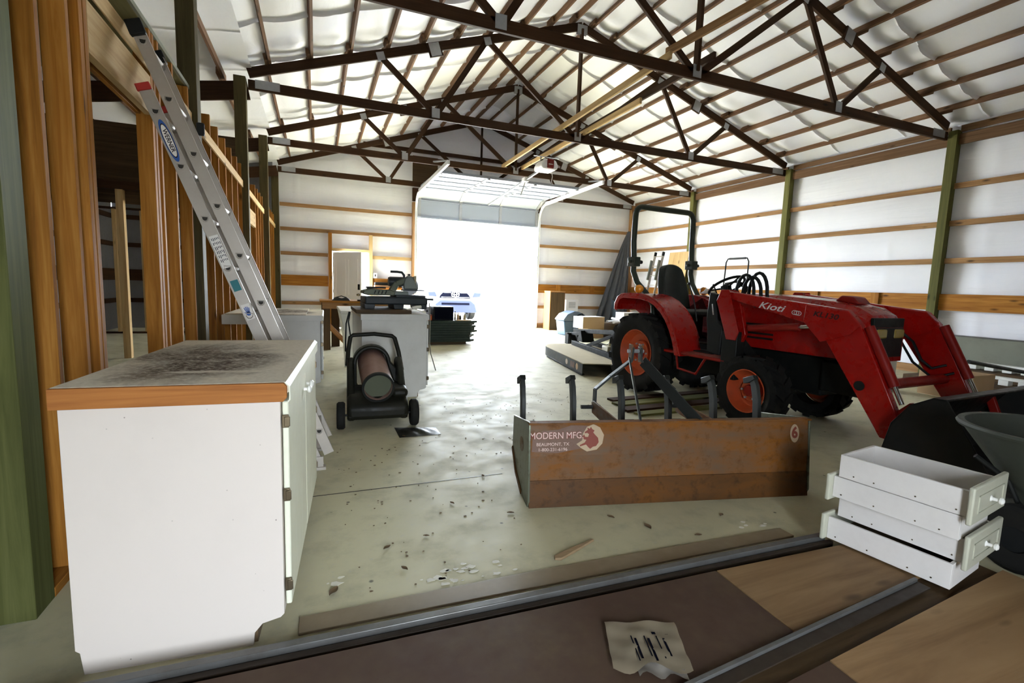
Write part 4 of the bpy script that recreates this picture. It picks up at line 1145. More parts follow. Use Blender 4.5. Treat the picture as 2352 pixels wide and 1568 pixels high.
b = MB(); b.prism([(2.05, 1.24), (2.10, 1.29), (2.20, 1.28), (2.26, 1.215)], -.10, .10, 'xz'); b.build('hood_scoop', M['red_dark'], hd, bevel=.015)
b = MB(); b.box((.98, -.29, .58), (1.14, .29, 1.24)); P('dash_cowl', b, 'black_plastic', bevel=.03)
# platform, fenders, step
b = MB(); b.box((.28, -.60, .575), (1.34, .60, .61)); P('floor_plate', b, 'red_dark', bevel=.012)
b = MB(); b.box((.5, -.40, .612), (1.0, .40, .622)); P('floor_mat', b, 'rubber')
for s in (-1, 1):
    b = MB()
    o_ = [(-.455, 1.02), (-.455, 1.10), (-.40, 1.19), (-.32, 1.232), (-.20, 1.243), (.05, 1.240), (.20, 1.215), (.33, 1.165), (.45, 1.085), (.55, .985), (.63, .87), (.69, .75), (.735, .62), (.76, .56)]
    i_ = [(-.435, 1.02), (-.435, 1.095), (-.385, 1.175), (-.315, 1.210), (-.20, 1.220), (.04, 1.217), (.19, 1.193), (.315, 1.145), (.43, 1.07), (.525, .975), (.605, .86), (.66, .745), (.705, .62), (.73, .56)]
    ya, yb = (s * .28, s * .625)
    b.prism(o_ + i_[::-1], min(ya, yb), max(ya, yb), 'xz')
    b.prism([(-.435, 1.02), (-.40, 1.0), (-.39, 1.09), (-.35, 1.15), (-.28, 1.175), (.04, 1.17), (.17, 1.15), (.29, 1.105), (.40, 1.03), (.49, .94), (.565, .83), (.62, .72), (.66, .60), (.67, .56), (.73, .56)] + i_[::-1][1:-1], min(s * .615, s * .625), max(s * .615, s * .625), 'xz')
    b.prism([(.55, .60)] + [p for p in o_ if p[1] > .62] + [(-.42, .8), (-.2, .7)], min(s * .26, s * .279), max(s * .26, s * .279), 'xz')
    fd = P('fender', b, 'red_paint', bevel=.008, smooth=30)
    b = MB(); b.box((-.475, s * .45 - .10, 1.03), (-.4555, s * .45 + .12, 1.10)); b.build('rear_reflector', M['card_white'], fd, bevel=.004)
    if s < 0:
        b = MB(); b.tube([(.16, -.50, 1.19), (.16, -.50, 1.24)], .012, 8); b.build('lamp_stalk', M['black'], fd)
    c = (-.06, s * .56, 1.295)
    b = MB(); b.lathe([(0, .055), (.035, .045), (.052, .015), (.052, -.01), (0, -.01)], c, 'x', 24); lp = P('amber_lamp', b, 'amber', smooth=50)
    b = MB(); b.lathe([(0, -.035), (.045, -.035), (.055, -.01), (0, -.01)], c, 'x', 20); b.tube([(c[0] - .02, c[1], c[2] - .04), (c[0] - .02, c[1], 1.20)], .012, 8); b.build('lamp_base', M['black'], lp)
    b = MB(); b.tube([(.66, s * .585, .60), (.72, s * .60, .42), (.98, s * .60, .40), (1.08, s * .585, .58)], .014, 8); P('mounting_step', b, 'red_dark', smooth=50)
# seat and controls
b = MB(); b.prism([(-.02, 1.0), (.44, .98), (.46, 1.03), (.40, 1.07), (.05, 1.06), (-.02, 1.10)], -.23, .23, 'xz'); st = P('seat_cushion', b, 'vinyl_black', bevel=.03, seg=3)
b = MB(); b.box((.0, -.14, .60), (.36, .14, 1.0)); P('seat_base', b, 'black', bevel=.02)
b = MB()
def back(u, v):
    y = -.225 + .45 * u
    w = 1 - .28 * v ** 3
    return (.02 - .13 * v - .05 * math.sin(PI * u) + .06 * math.sin(PI * v) * 0, y * w, 1.06 + .56 * v - .06 * (abs(2 * u - 1) ** 3) * v)
b.grid(back, 14, 12); o = P('seat_back', b, 'vinyl_black', smooth=60); sm = o.modifiers.new('thick', 'SOLIDIFY'); sm.thickness = .10; sm.offset = 0
bv = o.modifiers.new('edge', 'BEVEL'); bv.width = .035; bv.segments = 3; bv.limit_method = 'ANGLE'
b = MB(); b.bar((-.11, -.28, 1.10), (.22, -.30, 1.14), .05, .05); b.bar((-.11, .28, 1.10), (.22, .30, 1.14), .05, .05); P('armrest', b, 'vinyl_black', bevel=.015)
b = MB(); b.tube([(1.02, 0, 1.05), (.80, 0, 1.33)], .035, 10); P('steering_column', b, 'black')
sw = V((.78, 0, 1.355)); nrm = V((-.55, 0, .83)).normalized(); e1 = V((0, 1, 0)); e2 = nrm.cross(e1)
b = MB(); b.tube([sw + e1 * .20 * math.cos(a) + e2 * .20 * math.sin(a) for a in [2 * PI * k / 28 for k in range(28)]], .015, 8, closed=True)
for a in (.5, 2.6, 4.7): b.tube([sw - nrm * .02, sw + e1 * .19 * math.cos(a) + e2 * .19 * math.sin(a)], .010, 6)
b.lathe([(0, 0), (.045, 0), (.04, .03), (0, .035)], tuple(sw - nrm * .02), 'z', 14); P('steering_wheel', b, 'black_plastic', smooth=50)
for p0, p1, r in (((.72, -.36, .95), (.62, -.42, 1.37), .018), ((.9, -.22, 1.1), (.86, -.30, 1.36), .014)):
    b = MB(); b.tube([p0, ((p0[0] + p1[0]) / 2 + .02, (p0[1] + p1[1]) / 2, (p0[2] + p1[2]) / 2), p1], .007, 6); lv = P('control_lever', b, 'black')
    b = MB(); b.lathe([(0, -r), (r * .8, -r * .6), (r, 0), (r * .8, r * .6), (0, r)], p1, 'z', 12); b.build('lever_knob', M['black_plastic'], lv, smooth=60)
# roll bar
for s in (-1,):
    pass
x0 = -.28
arc = []
for sy in (-1, 1):
    seg = [(x0 + .02, sy * .50, 1.64), (x0, sy * .505, 1.9), (x0, sy * .50, 2.20)] + [(x0, sy * (.40 + .10 * math.cos(a)), 2.22 + .12 * math.sin(a)) for a in [PI / 2 * k / 5 for k in range(1, 6)]]
    arc = seg if sy < 0 else arc + seg[::-1]
b = MB(); b.tube(arc, .036, 12); P('roll_bar_hoop', b, 'rops', smooth=60)
for sy in (-1, 1):
    b = MB(); b.tube([(x0 + .02, sy * .50, 1.66), (x0 + .02, sy * .50, 1.52), (x0 + .08, sy * .48, 1.38), (-.06, sy * .44, 1.24), (.04, sy * .40, 1.10), (.04, sy * .36, .8)], .036, 12); lg = P('roll_bar_leg', b, 'rops', smooth=60)
    b = MB(); b.box((x0 - .05, sy * .50 - .05, 1.58), (x0 + .09, sy * .50 + .05, 1.70)); b.tube([(x0 + .02, sy * .50 - .08, 1.64), (x0 + .02, sy * .50 + .08, 1.64)], .022, 8); b.build('hinge_bracket', M['rops'], lg, bevel=.02)
    b = MB(); b.tube([(x0 + .02, sy * .50 + .08, 1.64), (x0 + .02, sy * .50 + .13, 1.64)], [.03, .022], 8); b.build('hinge_knob', M['black_plastic'], lg)
# loader
boom = [(1.245, 1.285), (1.33, 1.295), (2.17, 1.205), (2.46, 1.173), (2.565, 1.07), (2.92, .345), (2.87, .235), (2.78, .240), (2.735, .31), (2.30, .94), (2.18, 1.035), (1.38, 1.215), (1.255, 1.23)]
for s in (-1, 1):
    yc = s * .585
    b = MB(); b.prism(boom, yc - .033, yc + .033, 'xz'); ar = P('loader_arm', b, 'red_paint', bevel=.008)
    for q in (-1, 1):
        b = MB(); b.prism([(2.12, 1.06), (2.13, 1.20), (2.47, 1.165), (2.57, 1.06), (2.50, .98), (2.28, .90), (2.20, .98)], yc + q * .0335, yc + q * .041, 'xz'); b.build('knee_plate', M['red_paint'], ar, bevel=.003)
    b = MB(); b.disc((2.61, yc - .042 if s < 0 else yc + .038, .60), .038, 'y', 20, .004); b.build('arm_hole', M['black'], ar)
    b = MB(); b.prism([(1.20, 1.22), (1.26, 1.31), (1.35, 1.31), (1.40, 1.22), (1.50, .88), (1.46, .80), (1.34, .80), (1.30, .95)], yc + .048 if s < 0 else yc - .093, yc + .093 if s < 0 else yc - .048, 'xz'); b.prism([(1.20, 1.22), (1.26, 1.31), (1.35, 1.31), (1.40, 1.22), (1.50, .88), (1.46, .80), (1.34, .80), (1.30, .95)], yc - .045 - .01, yc - .045, 'xz') if 0 else None
    ms = P('loader_mast', b, 'red_paint', bevel=.006)
    b = MB(); b.prism([(1.21, 1.20), (1.26, 1.31), (1.35, 1.31), (1.39, 1.20), (1.50, .90), (1.47, .82), (1.36, .82), (1.31, .95)], yc - .052, yc - .040, 'xz') if s < 0 else b.prism([(1.21, 1.20), (1.26, 1.31), (1.35, 1.31), (1.39, 1.20), (1.50, .90), (1.47, .82), (1.36, .82), (1.31, .95)], yc + .040, yc + .052, 'xz'); b.build('mast_plate', M['red_paint'], ms, bevel=.004)
    b = MB(); b.bar((1.36, s * .55, .86), (1.40, s * .22, .55), .14, .10); b.box((1.28, s * .54 - .06, .42), (1.46, s * .54 + .06, .90)); b.build('mast_bracket', M['black'], ms, bevel=.01)
    yi = yc + (.0 if s < 0 else 0)
    b = MB(); b.tube([(1.52, yc - s * .075, .945), (2.02, yc - s * .075, 1.0)], .034, 14); lc = P('lift_cylinder', b, 'red_dark', smooth=50)
    b = MB(); b.tube([(2.02, yc - s * .075, 1.0), (2.20, yc - s * .075, 1.02)], .018, 10); b.build('cylinder_rod', M['cyl'], lc, smooth=50)
    b = MB(); b.tube([(2.585, yc - s * .085 * 0 - s * .02, 1.045), (2.80, yc - s * .02, .62)], .036, 14); dc = P('dump_cylinder', b, 'red_dark', smooth=50)
    dc.location = (.018, 0, .008)
    b = MB(); b.tube([(2.80, yc - s * .02, .62), (2.86, yc - s * .02, .50)], .018, 10); b.build('cylinder_rod', M['cyl'], dc, smooth=50)
    b = MB(); b.bar((2.86, yc - s * .02, .42), (2.955, yc - s * .02, .52), .05, .055); b.bar((2.955, yc - s * .02, .53), (3.03, yc - s * .02, .34), .04, .06); P('bucket_link', b, 'red_dark', bevel=.008)
    b = MB(); b.tube([(2.30, yc - s * .06, .98), (2.42, yc - s * .09, .90), (2.50, yc - s * .10, .75), (2.58, yc - s * .08, .68), (2.66, yc - s * .03, .72)], .011, 8); b.tube([(2.28, yc - s * .06, .94), (2.45, yc - s * .12, .72), (2.6, yc - s * .1, .6), (2.72, yc - s * .03, .66)], .011, 8); P('hydraulic_hose', b, 'black_plastic', smooth=60)
b = MB(); b.tube([(2.655, -.56, .60), (2.655, .56, .60)], .042, 16); P('cross_tube', b, 'red_dark', smooth=50)
for k, (dx, dz) in enumerate(((0, 0), (.05, -.02), (.09, .02))):
    b = MB()
    pts = [(1.30 + dx, -.50 + k * .03, 1.20)] + [(1.34 + dx + .10 * (1 - math.cos(a)), -.52 + k * .035, 1.28 + (.18 + dz) * math.sin(a)) for a in [PI * q / 10 for q in range(0, 11)]] + [(1.56 + dx, -.50 + k * .03, 1.15)]
    b.tube(pts, .016, 8); P('hydraulic_hose', b, 'black_plastic', smooth=60)
for k in range(3):
    b = MB(); b.tube([(1.16, -.46 + .02 * k, 1.12), (1.10, -.45 + .03 * k, 1.34 + .02 * k), (1.22 + .02 * k, -.40, 1.40), (1.30, -.36 + .03 * k, 1.34), (1.24, -.34, 1.20)], .013, 8); P('hydraulic_hose', b, 'black_plastic', smooth=60)
b = MB(); b.prism([(1.10, .66), (1.26, .64), (1.28, .95), (1.20, 1.0), (1.17, 1.26), (1.08, 1.28), (1.06, 1.0), (1.08, .9)], -.60, -.52, 'xz'); P('valve_stand', b, 'black_plastic', bevel=.015)
b = MB(); b.tube([(1.14, -.61, 1.16), (1.17, -.615, 1.05)], .008, 6); P('valve_pin', b, 'cyl')
# bucket
prof = [(2.86, .20), (2.90, .40), (3.00, .55), (3.13, .63), (3.20, .63), (3.55, .05), (3.52, .02), (3.00, .03), (2.90, .08)]
t_ = .012
outer = [(3.20, .63), (3.13, .63), (3.00, .55), (2.90, .40), (2.86, .20), (2.90, .08), (3.00, .03), (3.55, .02)]
inn = [(3.55, .034), (3.005, .045), (2.912, .09), (2.874, .20), (2.913, .394), (3.008, .54), (3.135, .616), (3.20, .616)]
b = MB(); b.prism(outer + inn, -.74, .74, 'xz')
for y in (-.74, .73): b.prism(prof, y, y + .012, 'xz')
bk = P('loader_bucket', b, 'bucket', bevel=.003)
b = MB(); b.box((3.44, -.745, .012), (3.60, .745, .0195)); b.build('cutting_edge', M['blade_edge'], bk)
# lettering on the near arm
mm = frame((1.80, -.585 - .0335, 1.165), (1, 0, -.107), (0, -1, 0))
text_mesh('maker_lettering', 'Kioti', .085, M['decal_white'], T, mm, .0004, 1.5, .35, .001)
mm = frame((2.06, -.585 - .0336, 1.125), (1, 0, -.107), (0, -1, 0))
b = MB()
for k in range(3):
    a = -.35 + k * .35
    b.tube([(-.03 + k * .02 + .022 * math.cos(q), .018 * math.sin(q), .0006) for q in [2 * PI * i / 14 for i in range(14)]], .0022, 4, closed=True)
b.v = [tuple(mm @ V(p)) for p in b.v]; P('round_emblem', b, 'decal_white')
text_mesh('model_lettering', 'KL130', .060, M['decal_dark'], T, frame((2.30, -.585 - .0415, 1.12), (1, 0, -.10), (0, -1, 0)), .0004, 1.3, .2, .001)
b = MB(); b.box((-.60, -.03, .34), (-.42, .03, .42)); b.bar((-.42, -.28, .45), (-.62, -.34, .40), .04, .05); b.bar((-.42, .28, .45), (-.62, .34, .40), .04, .05); P('three_point_hitch', b, 'black', bevel=.006)
o = thing('work_gloves', 'white crumpled work gloves lying on the far tractor fender', 'gloves', (4.78, 4.95, 1.262), .3)
for k in range(2):
    b = MB(); b.grid(lambda u, v: (-.12 + .12 * k + .115 * u, -.06 + .12 * v, .06 * math.sin(PI * u) ** .6 * math.sin(PI * v) ** .6 * (1 + .2 * math.sin(14 * v + k))), 12, 12)
    b.build('glove', M['card_white'], o, smooth=60)

# ================================================================== box blade
T = thing('box_blade', 'rusty box blade implement with faded maker decals lying on the floor before the tractor', 'box blade', (1.115, 2.425, 0), math.radians(-12.15))
def P(name, b, m, parent=None, **k): return b.build(name, M[m], parent or T, **k)
BW = 1.845
b = MB(); b.prism([(.055, .49), (.030, .30), (.025, .135), (.035, .135), (.040, .30), (.067, .49)], .012, BW - .012, 'yz'); mb = P('moldboard', b, 'blade')
b = MB(); b.box((.0, .035, .482), (BW, .085, .494)); b.build('top_flange', M['blade'], mb, bevel=.002)
b = MB(); b.prism([(.020, .155), (.0, .0), (.016, .0), (.034, .155)], .008, BW - .008, 'yz'); P('cutting_edge', b, 'blade_edge')
side = [(.0, .04), (.045, .495), (.075, .495), (.53, .41), (.545, .18), (.40, .06), (.20, .0), (.02, .0)]
for x in (0, BW - .012):
    b = MB(); b.prism(side, x, x + .012, 'yz'); sp = P('side_plate', b, 'blade_green', bevel=.002)
    b = MB(); b.prism([(.20, .0), (.40, .06), (.545, .18), (.52, .20), (.39, .09), (.19, .03)], x - .006, x + .018, 'yz'); b.build('skid_shoe', M['blade_edge'], sp)
    if x == 0:
        b = MB(); b.prism([(.23 + .055 * math.cos(a), .31 + .045 * math.sin(a)) for a in [2 * PI * k / 20 for k in range(20)]], -.0012, -.0002, 'yz'); b.build('oval_sticker', M['blade'], sp)
# faded decals on the face of the moldboard
fz = V((0, -1, .13)).normalized()
def onface(x, z): return V((x, .030 + (z - .30) * .132 - .0015, z)) if z > .30 else V((x, .0285, z))
def face_frame(x, z, lift=.0004): return frame(onface(x, z) + fz * lift, (1, 0, 0), fz)
def face_poly(name, x, z, pts, m, lift, parent):
    mm = face_frame(x, z, lift)
    b = MB(); b.prism(pts, 0, .0004, 'xy'); b.v = [tuple(mm @ V(p)) for p in b.v]; return b.build(name, m, parent)
bg = face_poly('decal_patch', .155, .40, [(-.135, -.075), (.02, -.085), (.17, -.06), (.22, -.03), (.25, .02), (.22, .07), (.10, .075), (.02, .05), (-.07, .045), (-.13, .01)], M['decal_brown'], .0002, mb)
text_mesh('maker_lettering', 'MODERN MFG.', .054, M['sticker_red'], mb, face_frame(.168, .415, .0012), .0002, .90, 0, .0022)
text_mesh('maker_lettering_fill', 'MODERN MFG.', .054, M['sticker_pink'], mb, face_frame(.168, .415, .0018), .0002, .90, 0, 0)
text_mesh('town_lettering', 'BEAUMONT, TX', .026, M['sticker_pink'], mb, face_frame(.145, .366, .0012), .0002, 1.05, 0, 0)
text_mesh('phone_lettering', '1-800-231-6196', .026, M['sticker_pink'], mb, face_frame(.145, .336, .0012), .0002, 1.05, 0, 0)
dr = face_poly('emblem_patch', .372, .395, [(-.055, -.055), (-.02, -.075), (.04, -.065), (.075, -.03), (.085, .02), (.06, .065), (.02, .085), (-.02, .07), (-.045, .03), (-.05, -.01), (-.085, -.03)], M['sticker_cream'], .0006, mb)
face_poly('dragon_emblem', .368, .395, [(-.030, .040), (-.012, .052), (-.015, .066), (.0, .058), (.008, .070), (.016, .056), (.030, .048), (.022, .036), (.034, .022), (.052, .004), (.056, -.022), (.040, -.044), (.020, -.048), (.004, -.060), (-.008, -.050), (-.022, -.034), (-.058, -.044), (-.060, -.036), (-.030, -.022), (-.020, -.006), (-.034, -.004), (-.044, .014), (-.034, .026), (-.028, .012), (-.010, .010), (-.004, .026), (-.014, .034), (-.030, .032)], M['sticker_red'], .0012, mb)
face_poly('number_patch', 1.735, .40, [(.032 * math.cos(a), .058 * math.sin(a)) for a in [2 * PI * k / 24 for k in range(24)]], M['sticker_cream'], .0004, mb)
text_mesh('size_number', '6', .095, M['sticker_red'], mb, face_frame(1.735, .402, .001), .0002, .9, 0, .004)
# toolbar with six scarifier shanks
b = MB(); b.box((.012, .37, .30), (BW - .012, .47, .385)); P('toolbar', b, 'blade', bevel=.004)
for k in range(6):
    x = .040 + .341 * k
    b = MB()
    cv = [(.435, .20), (.450, .40), (.465, .52), (.495, .61), (.525, .655)]
    cw = [(.375, .20), (.390, .40), (.405, .53), (.435, .625), (.48, .69)]
    b.prism(cv + cw[::-1], x - .014, x + .014, 'yz')
    sk = P('scarifier_shank', b, 'shank', bevel=.003)
    b = MB(); b.prism([(.455, .67), (.475, .695), (.585, .655), (.575, .615), (.52, .63)], x - .018, x + .018, 'yz'); b.build('shank_point', M['black'], sk, bevel=.003)
    b = MB(); b.tube([(x + .014, .41, .395), (x + .075, .385, .402)], .008, 6); b.build('shank_pin', M['shank'], sk)
# hitch
for k, x in enumerate((.58, 1.22)):
    b = MB(); b.prism([(.06, .47), (.06, .42), (.36, .385), (.60, .40), (.62, .475), (.58, .49)], x - .006, x + .006, 'yz'); lp = P('link_plate', b, 'blade', bevel=.002)
    b = MB(); b.tube([(x - .09, .59, .445), (x + .05, .59, .445)], .014, 10); b.build('hitch_pin', M['shank'], lp, smooth=40)
for s in (-1, 1):
    x0 = .89 + s * .30
    pts = [(x0, .60, .45), (x0, .60, .57), (.89 + s * .19, .61, .66), (.89 + s * .035, .62, .775), (.89 + s * .030, .62, .87)]
    b = MB()
    for p, q in zip(pts, pts[1:]): b.bar(p, q, .05, .014, up=(0, 1, 0) if 0 else (s, 0, .3))
    P('hitch_upright', b, 'shank', bevel=.002)
    b = MB(); b.prism([(.60, .76), (.655, .76), (.655, .89), (.60, .89)], .89 + s * .037 - .006, .89 + s * .037 + .006, 'yz'); P('top_link_plate', b, 'blade', bevel=.002)
    b = MB(); b.bar((.89 + s * .05, .61, .77), (.89 + s * .19, .07, .47), .012, .075, up=(0, .5, 1)); P('rear_brace', b, 'shank', bevel=.002)
b = MB(); b.tube([(.83, .63, .84), (.95, .63, .84)], .014, 8); P('top_link_pin', b, 'galv')

# ================================================================== rotary mower
T = thing('rotary_cutter', 'low rotary cutter with tan dusty deck and tail wheel behind the tractor', 'mower', (3.60, 6.08, 0), math.radians(-10))
def P(name, b, m, parent=None, **k): return b.build(name, M[m], parent or T, **k)
deck = [(.0, .0), (.55, -.12), (1.0, -.12), (1.55, .0), (1.55, 1.85)] + [(1.25 + .30 * math.cos(a), 1.85 + .55 * math.sin(a)) for a in [PI / 2 * k / 8 for k in range(1, 9)]] + [(.30 + .30 * math.cos(a), 1.85 + .55 * math.sin(a)) for a in [PI / 2 + PI / 2 * k / 8 for k in range(0, 9)]]
b = MB(); b.prism(deck, .178, .190, 'xy'); dk = P('deck', b, 'mower_deck', bevel=.004)
b = MB()
def skirt(pts, z0, z1, th):
    for p, q in zip(pts, pts[1:]): b.bar((p[0], p[1], (z0 + z1) / 2), (q[0], q[1], (z0 + z1) / 2), th, z1 - z0)
skirt([(.0, .0)] + deck[::-1][:-1][:24] , .03, .178, .012); 
sk = P('skirt', b, 'mower_skirt')
b = MB(); b.box((-.012, .0, .012), (.03, 1.85, .035)); P('skid_shoe', b, 'mower_frame', bevel=.004)
mm = frame((-.0075, .55, .105), (0, -1, 0), (-1, 0, 0))
for nm, dx, a, c, m in (('oval_sticker', -.18, .055, .045, 'sticker_cream'), ('warning_sticker', .10, .10, .045, 'blade_edge'), ('round_sticker', .31, .05, .05, 'card')):
    n = 4 if 'warn' in nm else 24
    pts = [(-a, -c), (a, -c), (a, c), (-a, c)] if n == 4 else [(a * math.cos(q), c * math.sin(q)) for q in [2 * PI * k / n for k in range(n)]]
    b = MB(); b.prism([(dx + x, y) for x, y in pts], 0, .0006, 'xy'); b.v = [tuple(mm @ V(p)) for p in b.v]; b.build(nm, M[m], sk)
for x in (.62, 1.02):
    b = MB(); b.box((x - .035, -.12, .191), (x + .035, 2.25, .275)); P('frame_rail', b, 'mower_frame', bevel=.006)
b = MB(); b.bar((.82, .2, .62), (.82, 2.75, .42), .07, .08); P('upper_beam', b, 'mower_frame', bevel=.006)
for s in (-1, 1):
    b = MB(); b.bar((.82 + s * .22, -.12, .22), (.82 + s * .07, .05, .74), .014, .07, up=(0, 1, .3)); P('hitch_mast', b, 'mower_frame', bevel=.003)
    b = MB(); b.bar((.82 + s * .08, .03, .70), (.82 + s * .2, 1.55, .25), .014, .06, up=(0, .3, 1)); P('diagonal_brace', b, 'mower_frame', bevel=.003)
b = MB(); b.prism([(1.95, .27), (2.25, .27), (2.13, .48), (2.07, .48)], .70, .94, 'yz'); P('tail_bracket', b, 'mower_frame', bevel=.006)
b = MB(); b.box((.70, .75, .19), (.94, 1.02, .34)); b.lathe([(.06, .34), (.06, .40), (.03, .42), (0, .42)], (.82, .88, 0), 'z', 16); P('gearbox', b, 'gearbox', bevel=.02)
b = MB(); b.lathe([(.05, .1), (.07, .12), (.07, .22), (.05, .24), (.045, .42), (.065, .44), (.065, .52), (.05, .54)], (.82, .0, .42), 'y', 20); P('shaft_cover', b, 'gearbox', smooth=40)
b = MB(); b.tube([(.82, -.36, .48), (.82, .3, .42), (.82, .75, .28)], .035, 12); P('drive_shaft', b, 'black', smooth=50)
b = MB(); b.bar((.82, 2.25, .40), (.82, 2.95, .34), .08, .06); b.box((.70, 2.78, .13), (.72, 3.0, .34)); b.box((.92, 2.78, .13), (.94, 3.0, .34)); b.box((.70, 2.86, .31), (.94, 2.98, .36)); P('tail_arm', b, 'mower_frame', bevel=.006)
b = MB(); b.lathe([(.05, -.07), (.13, -.075), (.165, -.05), (.165, .05), (.13, .075), (.05, .07)], (.82, 2.92, .165), 'x', 26, closed=True); w = P('tail_wheel', b, 'rubber', smooth=40)
b = MB(); b.disc((.78, 2.92, .165), .06, 'x', 14, .08); b.build('hub', M['galv'], w)

# ================================================================== stacked drawers
D_M = 'drawer'
def drawer(loc, rz, h, fh, label, fw=.41, w=.340, L=.51, z0=0, drop=.03):
    """front at local y=0 facing -y"""
    t = thing('cabinet_drawer', label, 'drawer', loc, rz, 'pulled drawers stacked on the panels')
    b = MB(); b.box((-w / 2, .0205, 0), (-w / 2 + .014, L, h)); b.build('side_board', M[D_M], t, bevel=.0015)
    b = MB(); b.box((w / 2 - .014, .0205, 0), (w / 2, L, h)); b.build('side_board', M[D_M], t, bevel=.0015)
    b = MB(); b.box((-w / 2 + .0145, L - .014, .0), (w / 2 - .0145, L, h)); b.build('back_board', M[D_M], t, bevel=.0015)
    b = MB(); b.box((-w / 2 + .0145, .021, .012), (w / 2 - .0145, L - .0145, .018)); b.build('bottom_board', M['dark_inside'], t)
    b = MB(); b.box((-fw / 2, 0, -drop), (fw / 2, .020, fh - drop)); f = b.build('front', M['drawer_front_shaded'], t, bevel=.007, seg=3)
    b = MB()
    x, z0_, z1_ = fw / 2 - .055, -drop + .04, fh - drop - .04
    for (a0, c0, a1, c1) in ((-x, z0_, x, z0_ + .006), (-x, z1_ - .006, x, z1_), (-x, z0_, -x + .006, z1_), (x - .006, z0_, x, z1_)): b.box((a0, -.0035, c0), (a1, .001, c1))
    b.build('raised_moulding', M['drawer_front_shaded'], f)
    b = MB(); b.lathe([(.014, 0), (.008, -.006), (.007, -.022), (.014, -.028), (.015, -.036), (.008, -.042), (0, -.043)], (0, -.0, fh / 2 - drop), 'y', 16); b.build('knob', M['knob'], f, smooth=40)
    for sx in (-1, 1):
        for y in (.06, .2, .36, .445):
            b = MB(); b.lathe([(0, -.0008), (.0035, -.0008), (.0035, .0008), (0, .0008)], (sx * (w / 2 + .0004), y, .02), 'x', 8); b.build('nail', M['bronze'], t)
    return t
R8 = math.radians(9)
def at_stack(along, across=0):                      # stack axis: near end to far end
    ax = V((-math.sin(R8), math.cos(R8))); rt = V((math.cos(R8), math.sin(R8)))
    p = V((2.645, 1.085)) + ax * along + rt * across
    return p
ZB = .046
p = at_stack(.525); drawer((p.x, p.y, ZB + .008), PI + R8, .113, .135, 'lowest white drawer of the stack, turned back to front', drop=.004)
p = at_stack(-.025, .045); drawer((p.x, p.y, ZB + .124), R8, .104, .150, 'second white drawer from the floor, white knob facing the camera side', drop=.018)
p = at_stack(.52, .0); drawer((p.x, p.y, ZB + .231), PI + R8, .106, .135, 'third white drawer from the floor, turned back to front', drop=.018)
p = at_stack(-.030, .0); drawer((p.x, p.y, ZB + .340), R8, .112, .160, 'topmost white drawer of the stack, open and empty with a white knob', drop=.022)

# ================================================================== things on the near floor
def slab(name, pts, z0, z1, m, label, cat, bevel=.0015, grp=None):
    b = MB(); b.prism(pts, z0, z1, 'xy')
    # UV along x in metres for the grain
    b.uv = [[(b.v[k][0], b.v[k][1]) for k in f] for f in b.f]
    return tag(b.build(name, M[m], bevel=bevel), label, cat, grp)
slab('floor_panel', [(-.62, .2), (-.62, 1.600), (1.634, 1.525), (1.613, 1.128), (1.18, 1.085), (.3, .99), (.0, .2)], .026, .044, 'hardboard', 'dark brown hardboard sheet on the floor with a torn plastic sleeve on it', 'panel')
slab('floor_panel', [(1.640, 1.525), (2.96, 1.47), (2.96, 1.228), (1.619, 1.130)], .026, .044, 'knotty', 'wood-grain panel on the floor under the stacked drawers', 'panel')
slab('floor_panel', [(1.606, .985), (2.93, 1.09), (2.93, .1), (1.56, .1)], .026, .044, 'knotty', 'wood-grain panel on the floor on the camera side of the steel strip', 'panel')
slab('floor_panel', [(.3, .885), (1.600, .985), (1.554, .1), (.3, .1)], .026, .044, 'hardboard', 'dark hardboard piece on the camera side of the steel strip', 'panel')
slab('panel_batten', [(-.62, .15), (-.62, 1.58), (2.92, 1.465), (2.92, .15)], .004, .0255, 'dark_ply', 'dark backing board lying under the floor panels', 'board')
t = thing('steel_strip', 'thin dull steel angle strip lying across the floor panels', 'strip', (0, 0, .0445))
b = MB(); b.prism([(1.02, 1.046), (2.42, 1.161), (2.42, 1.176), (1.02, 1.061)], .0, .018, 'xy'); b.build('bright_flange', M['strip_metal'], t, bevel=.001)
b = MB(); b.prism([(1.02, 1.000), (2.42, 1.112), (2.42, 1.160), (1.02, 1.045)], .0, .006, 'xy'); b.build('dark_flange', M['track'], t, bevel=.001)
t = thing('door_track_rail', 'brown steel sliding-door rail running across the concrete floor', 'rail', (0, 0, 0))
b = MB(); b.prism([(-.85, 1.745), (2.38, 1.655), (2.38, 1.610), (-.85, 1.702)], .001, .010, 'xy'); b.build('base_plate', M['track'], t, bevel=.001)
b = MB(); b.prism([(-.85, 1.701), (2.42, 1.609), (2.42, 1.575), (-.85, 1.668)], .001, .050, 'xy'); b.build('rail_lip', M['strip_metal'], t, bevel=.003)
b = MB(); b.prism([(-.85, 1.665), (2.44, 1.570), (2.44, 1.545), (-.85, 1.635)], .001, .030, 'xy'); b.build('inner_lip', M['track'], t, bevel=.003)
slab('threshold_board', [(-.075, 1.756), (-.075, 1.848), (1.0, 1.832), (2.33, 1.765), (2.33, 1.68)], .001, .012, 'hardboard' if 0 else 'greywhite', 'flat worn threshold strip on the concrete beside the sliding-door rail', 'strip', .002)
bpy.data.objects['threshold_board'].data.materials[0] = paint('worn threshold strip', (.20, .15, .09), .45, dirt=(.38, .34, .24), amount=.5, scale=1.5)
b = MB(); b.prism([(1.022, 1.893), (1.05, 1.880), (1.16, 1.925), (1.29, 1.983), (1.285, 1.990), (1.14, 1.952), (1.03, 1.915)], .001, .014, 'xy')
tag(b.build('wood_splinter', M['splinter'], bevel=.003), 'long pointed wood splinter on the concrete before the box blade', 'stick')
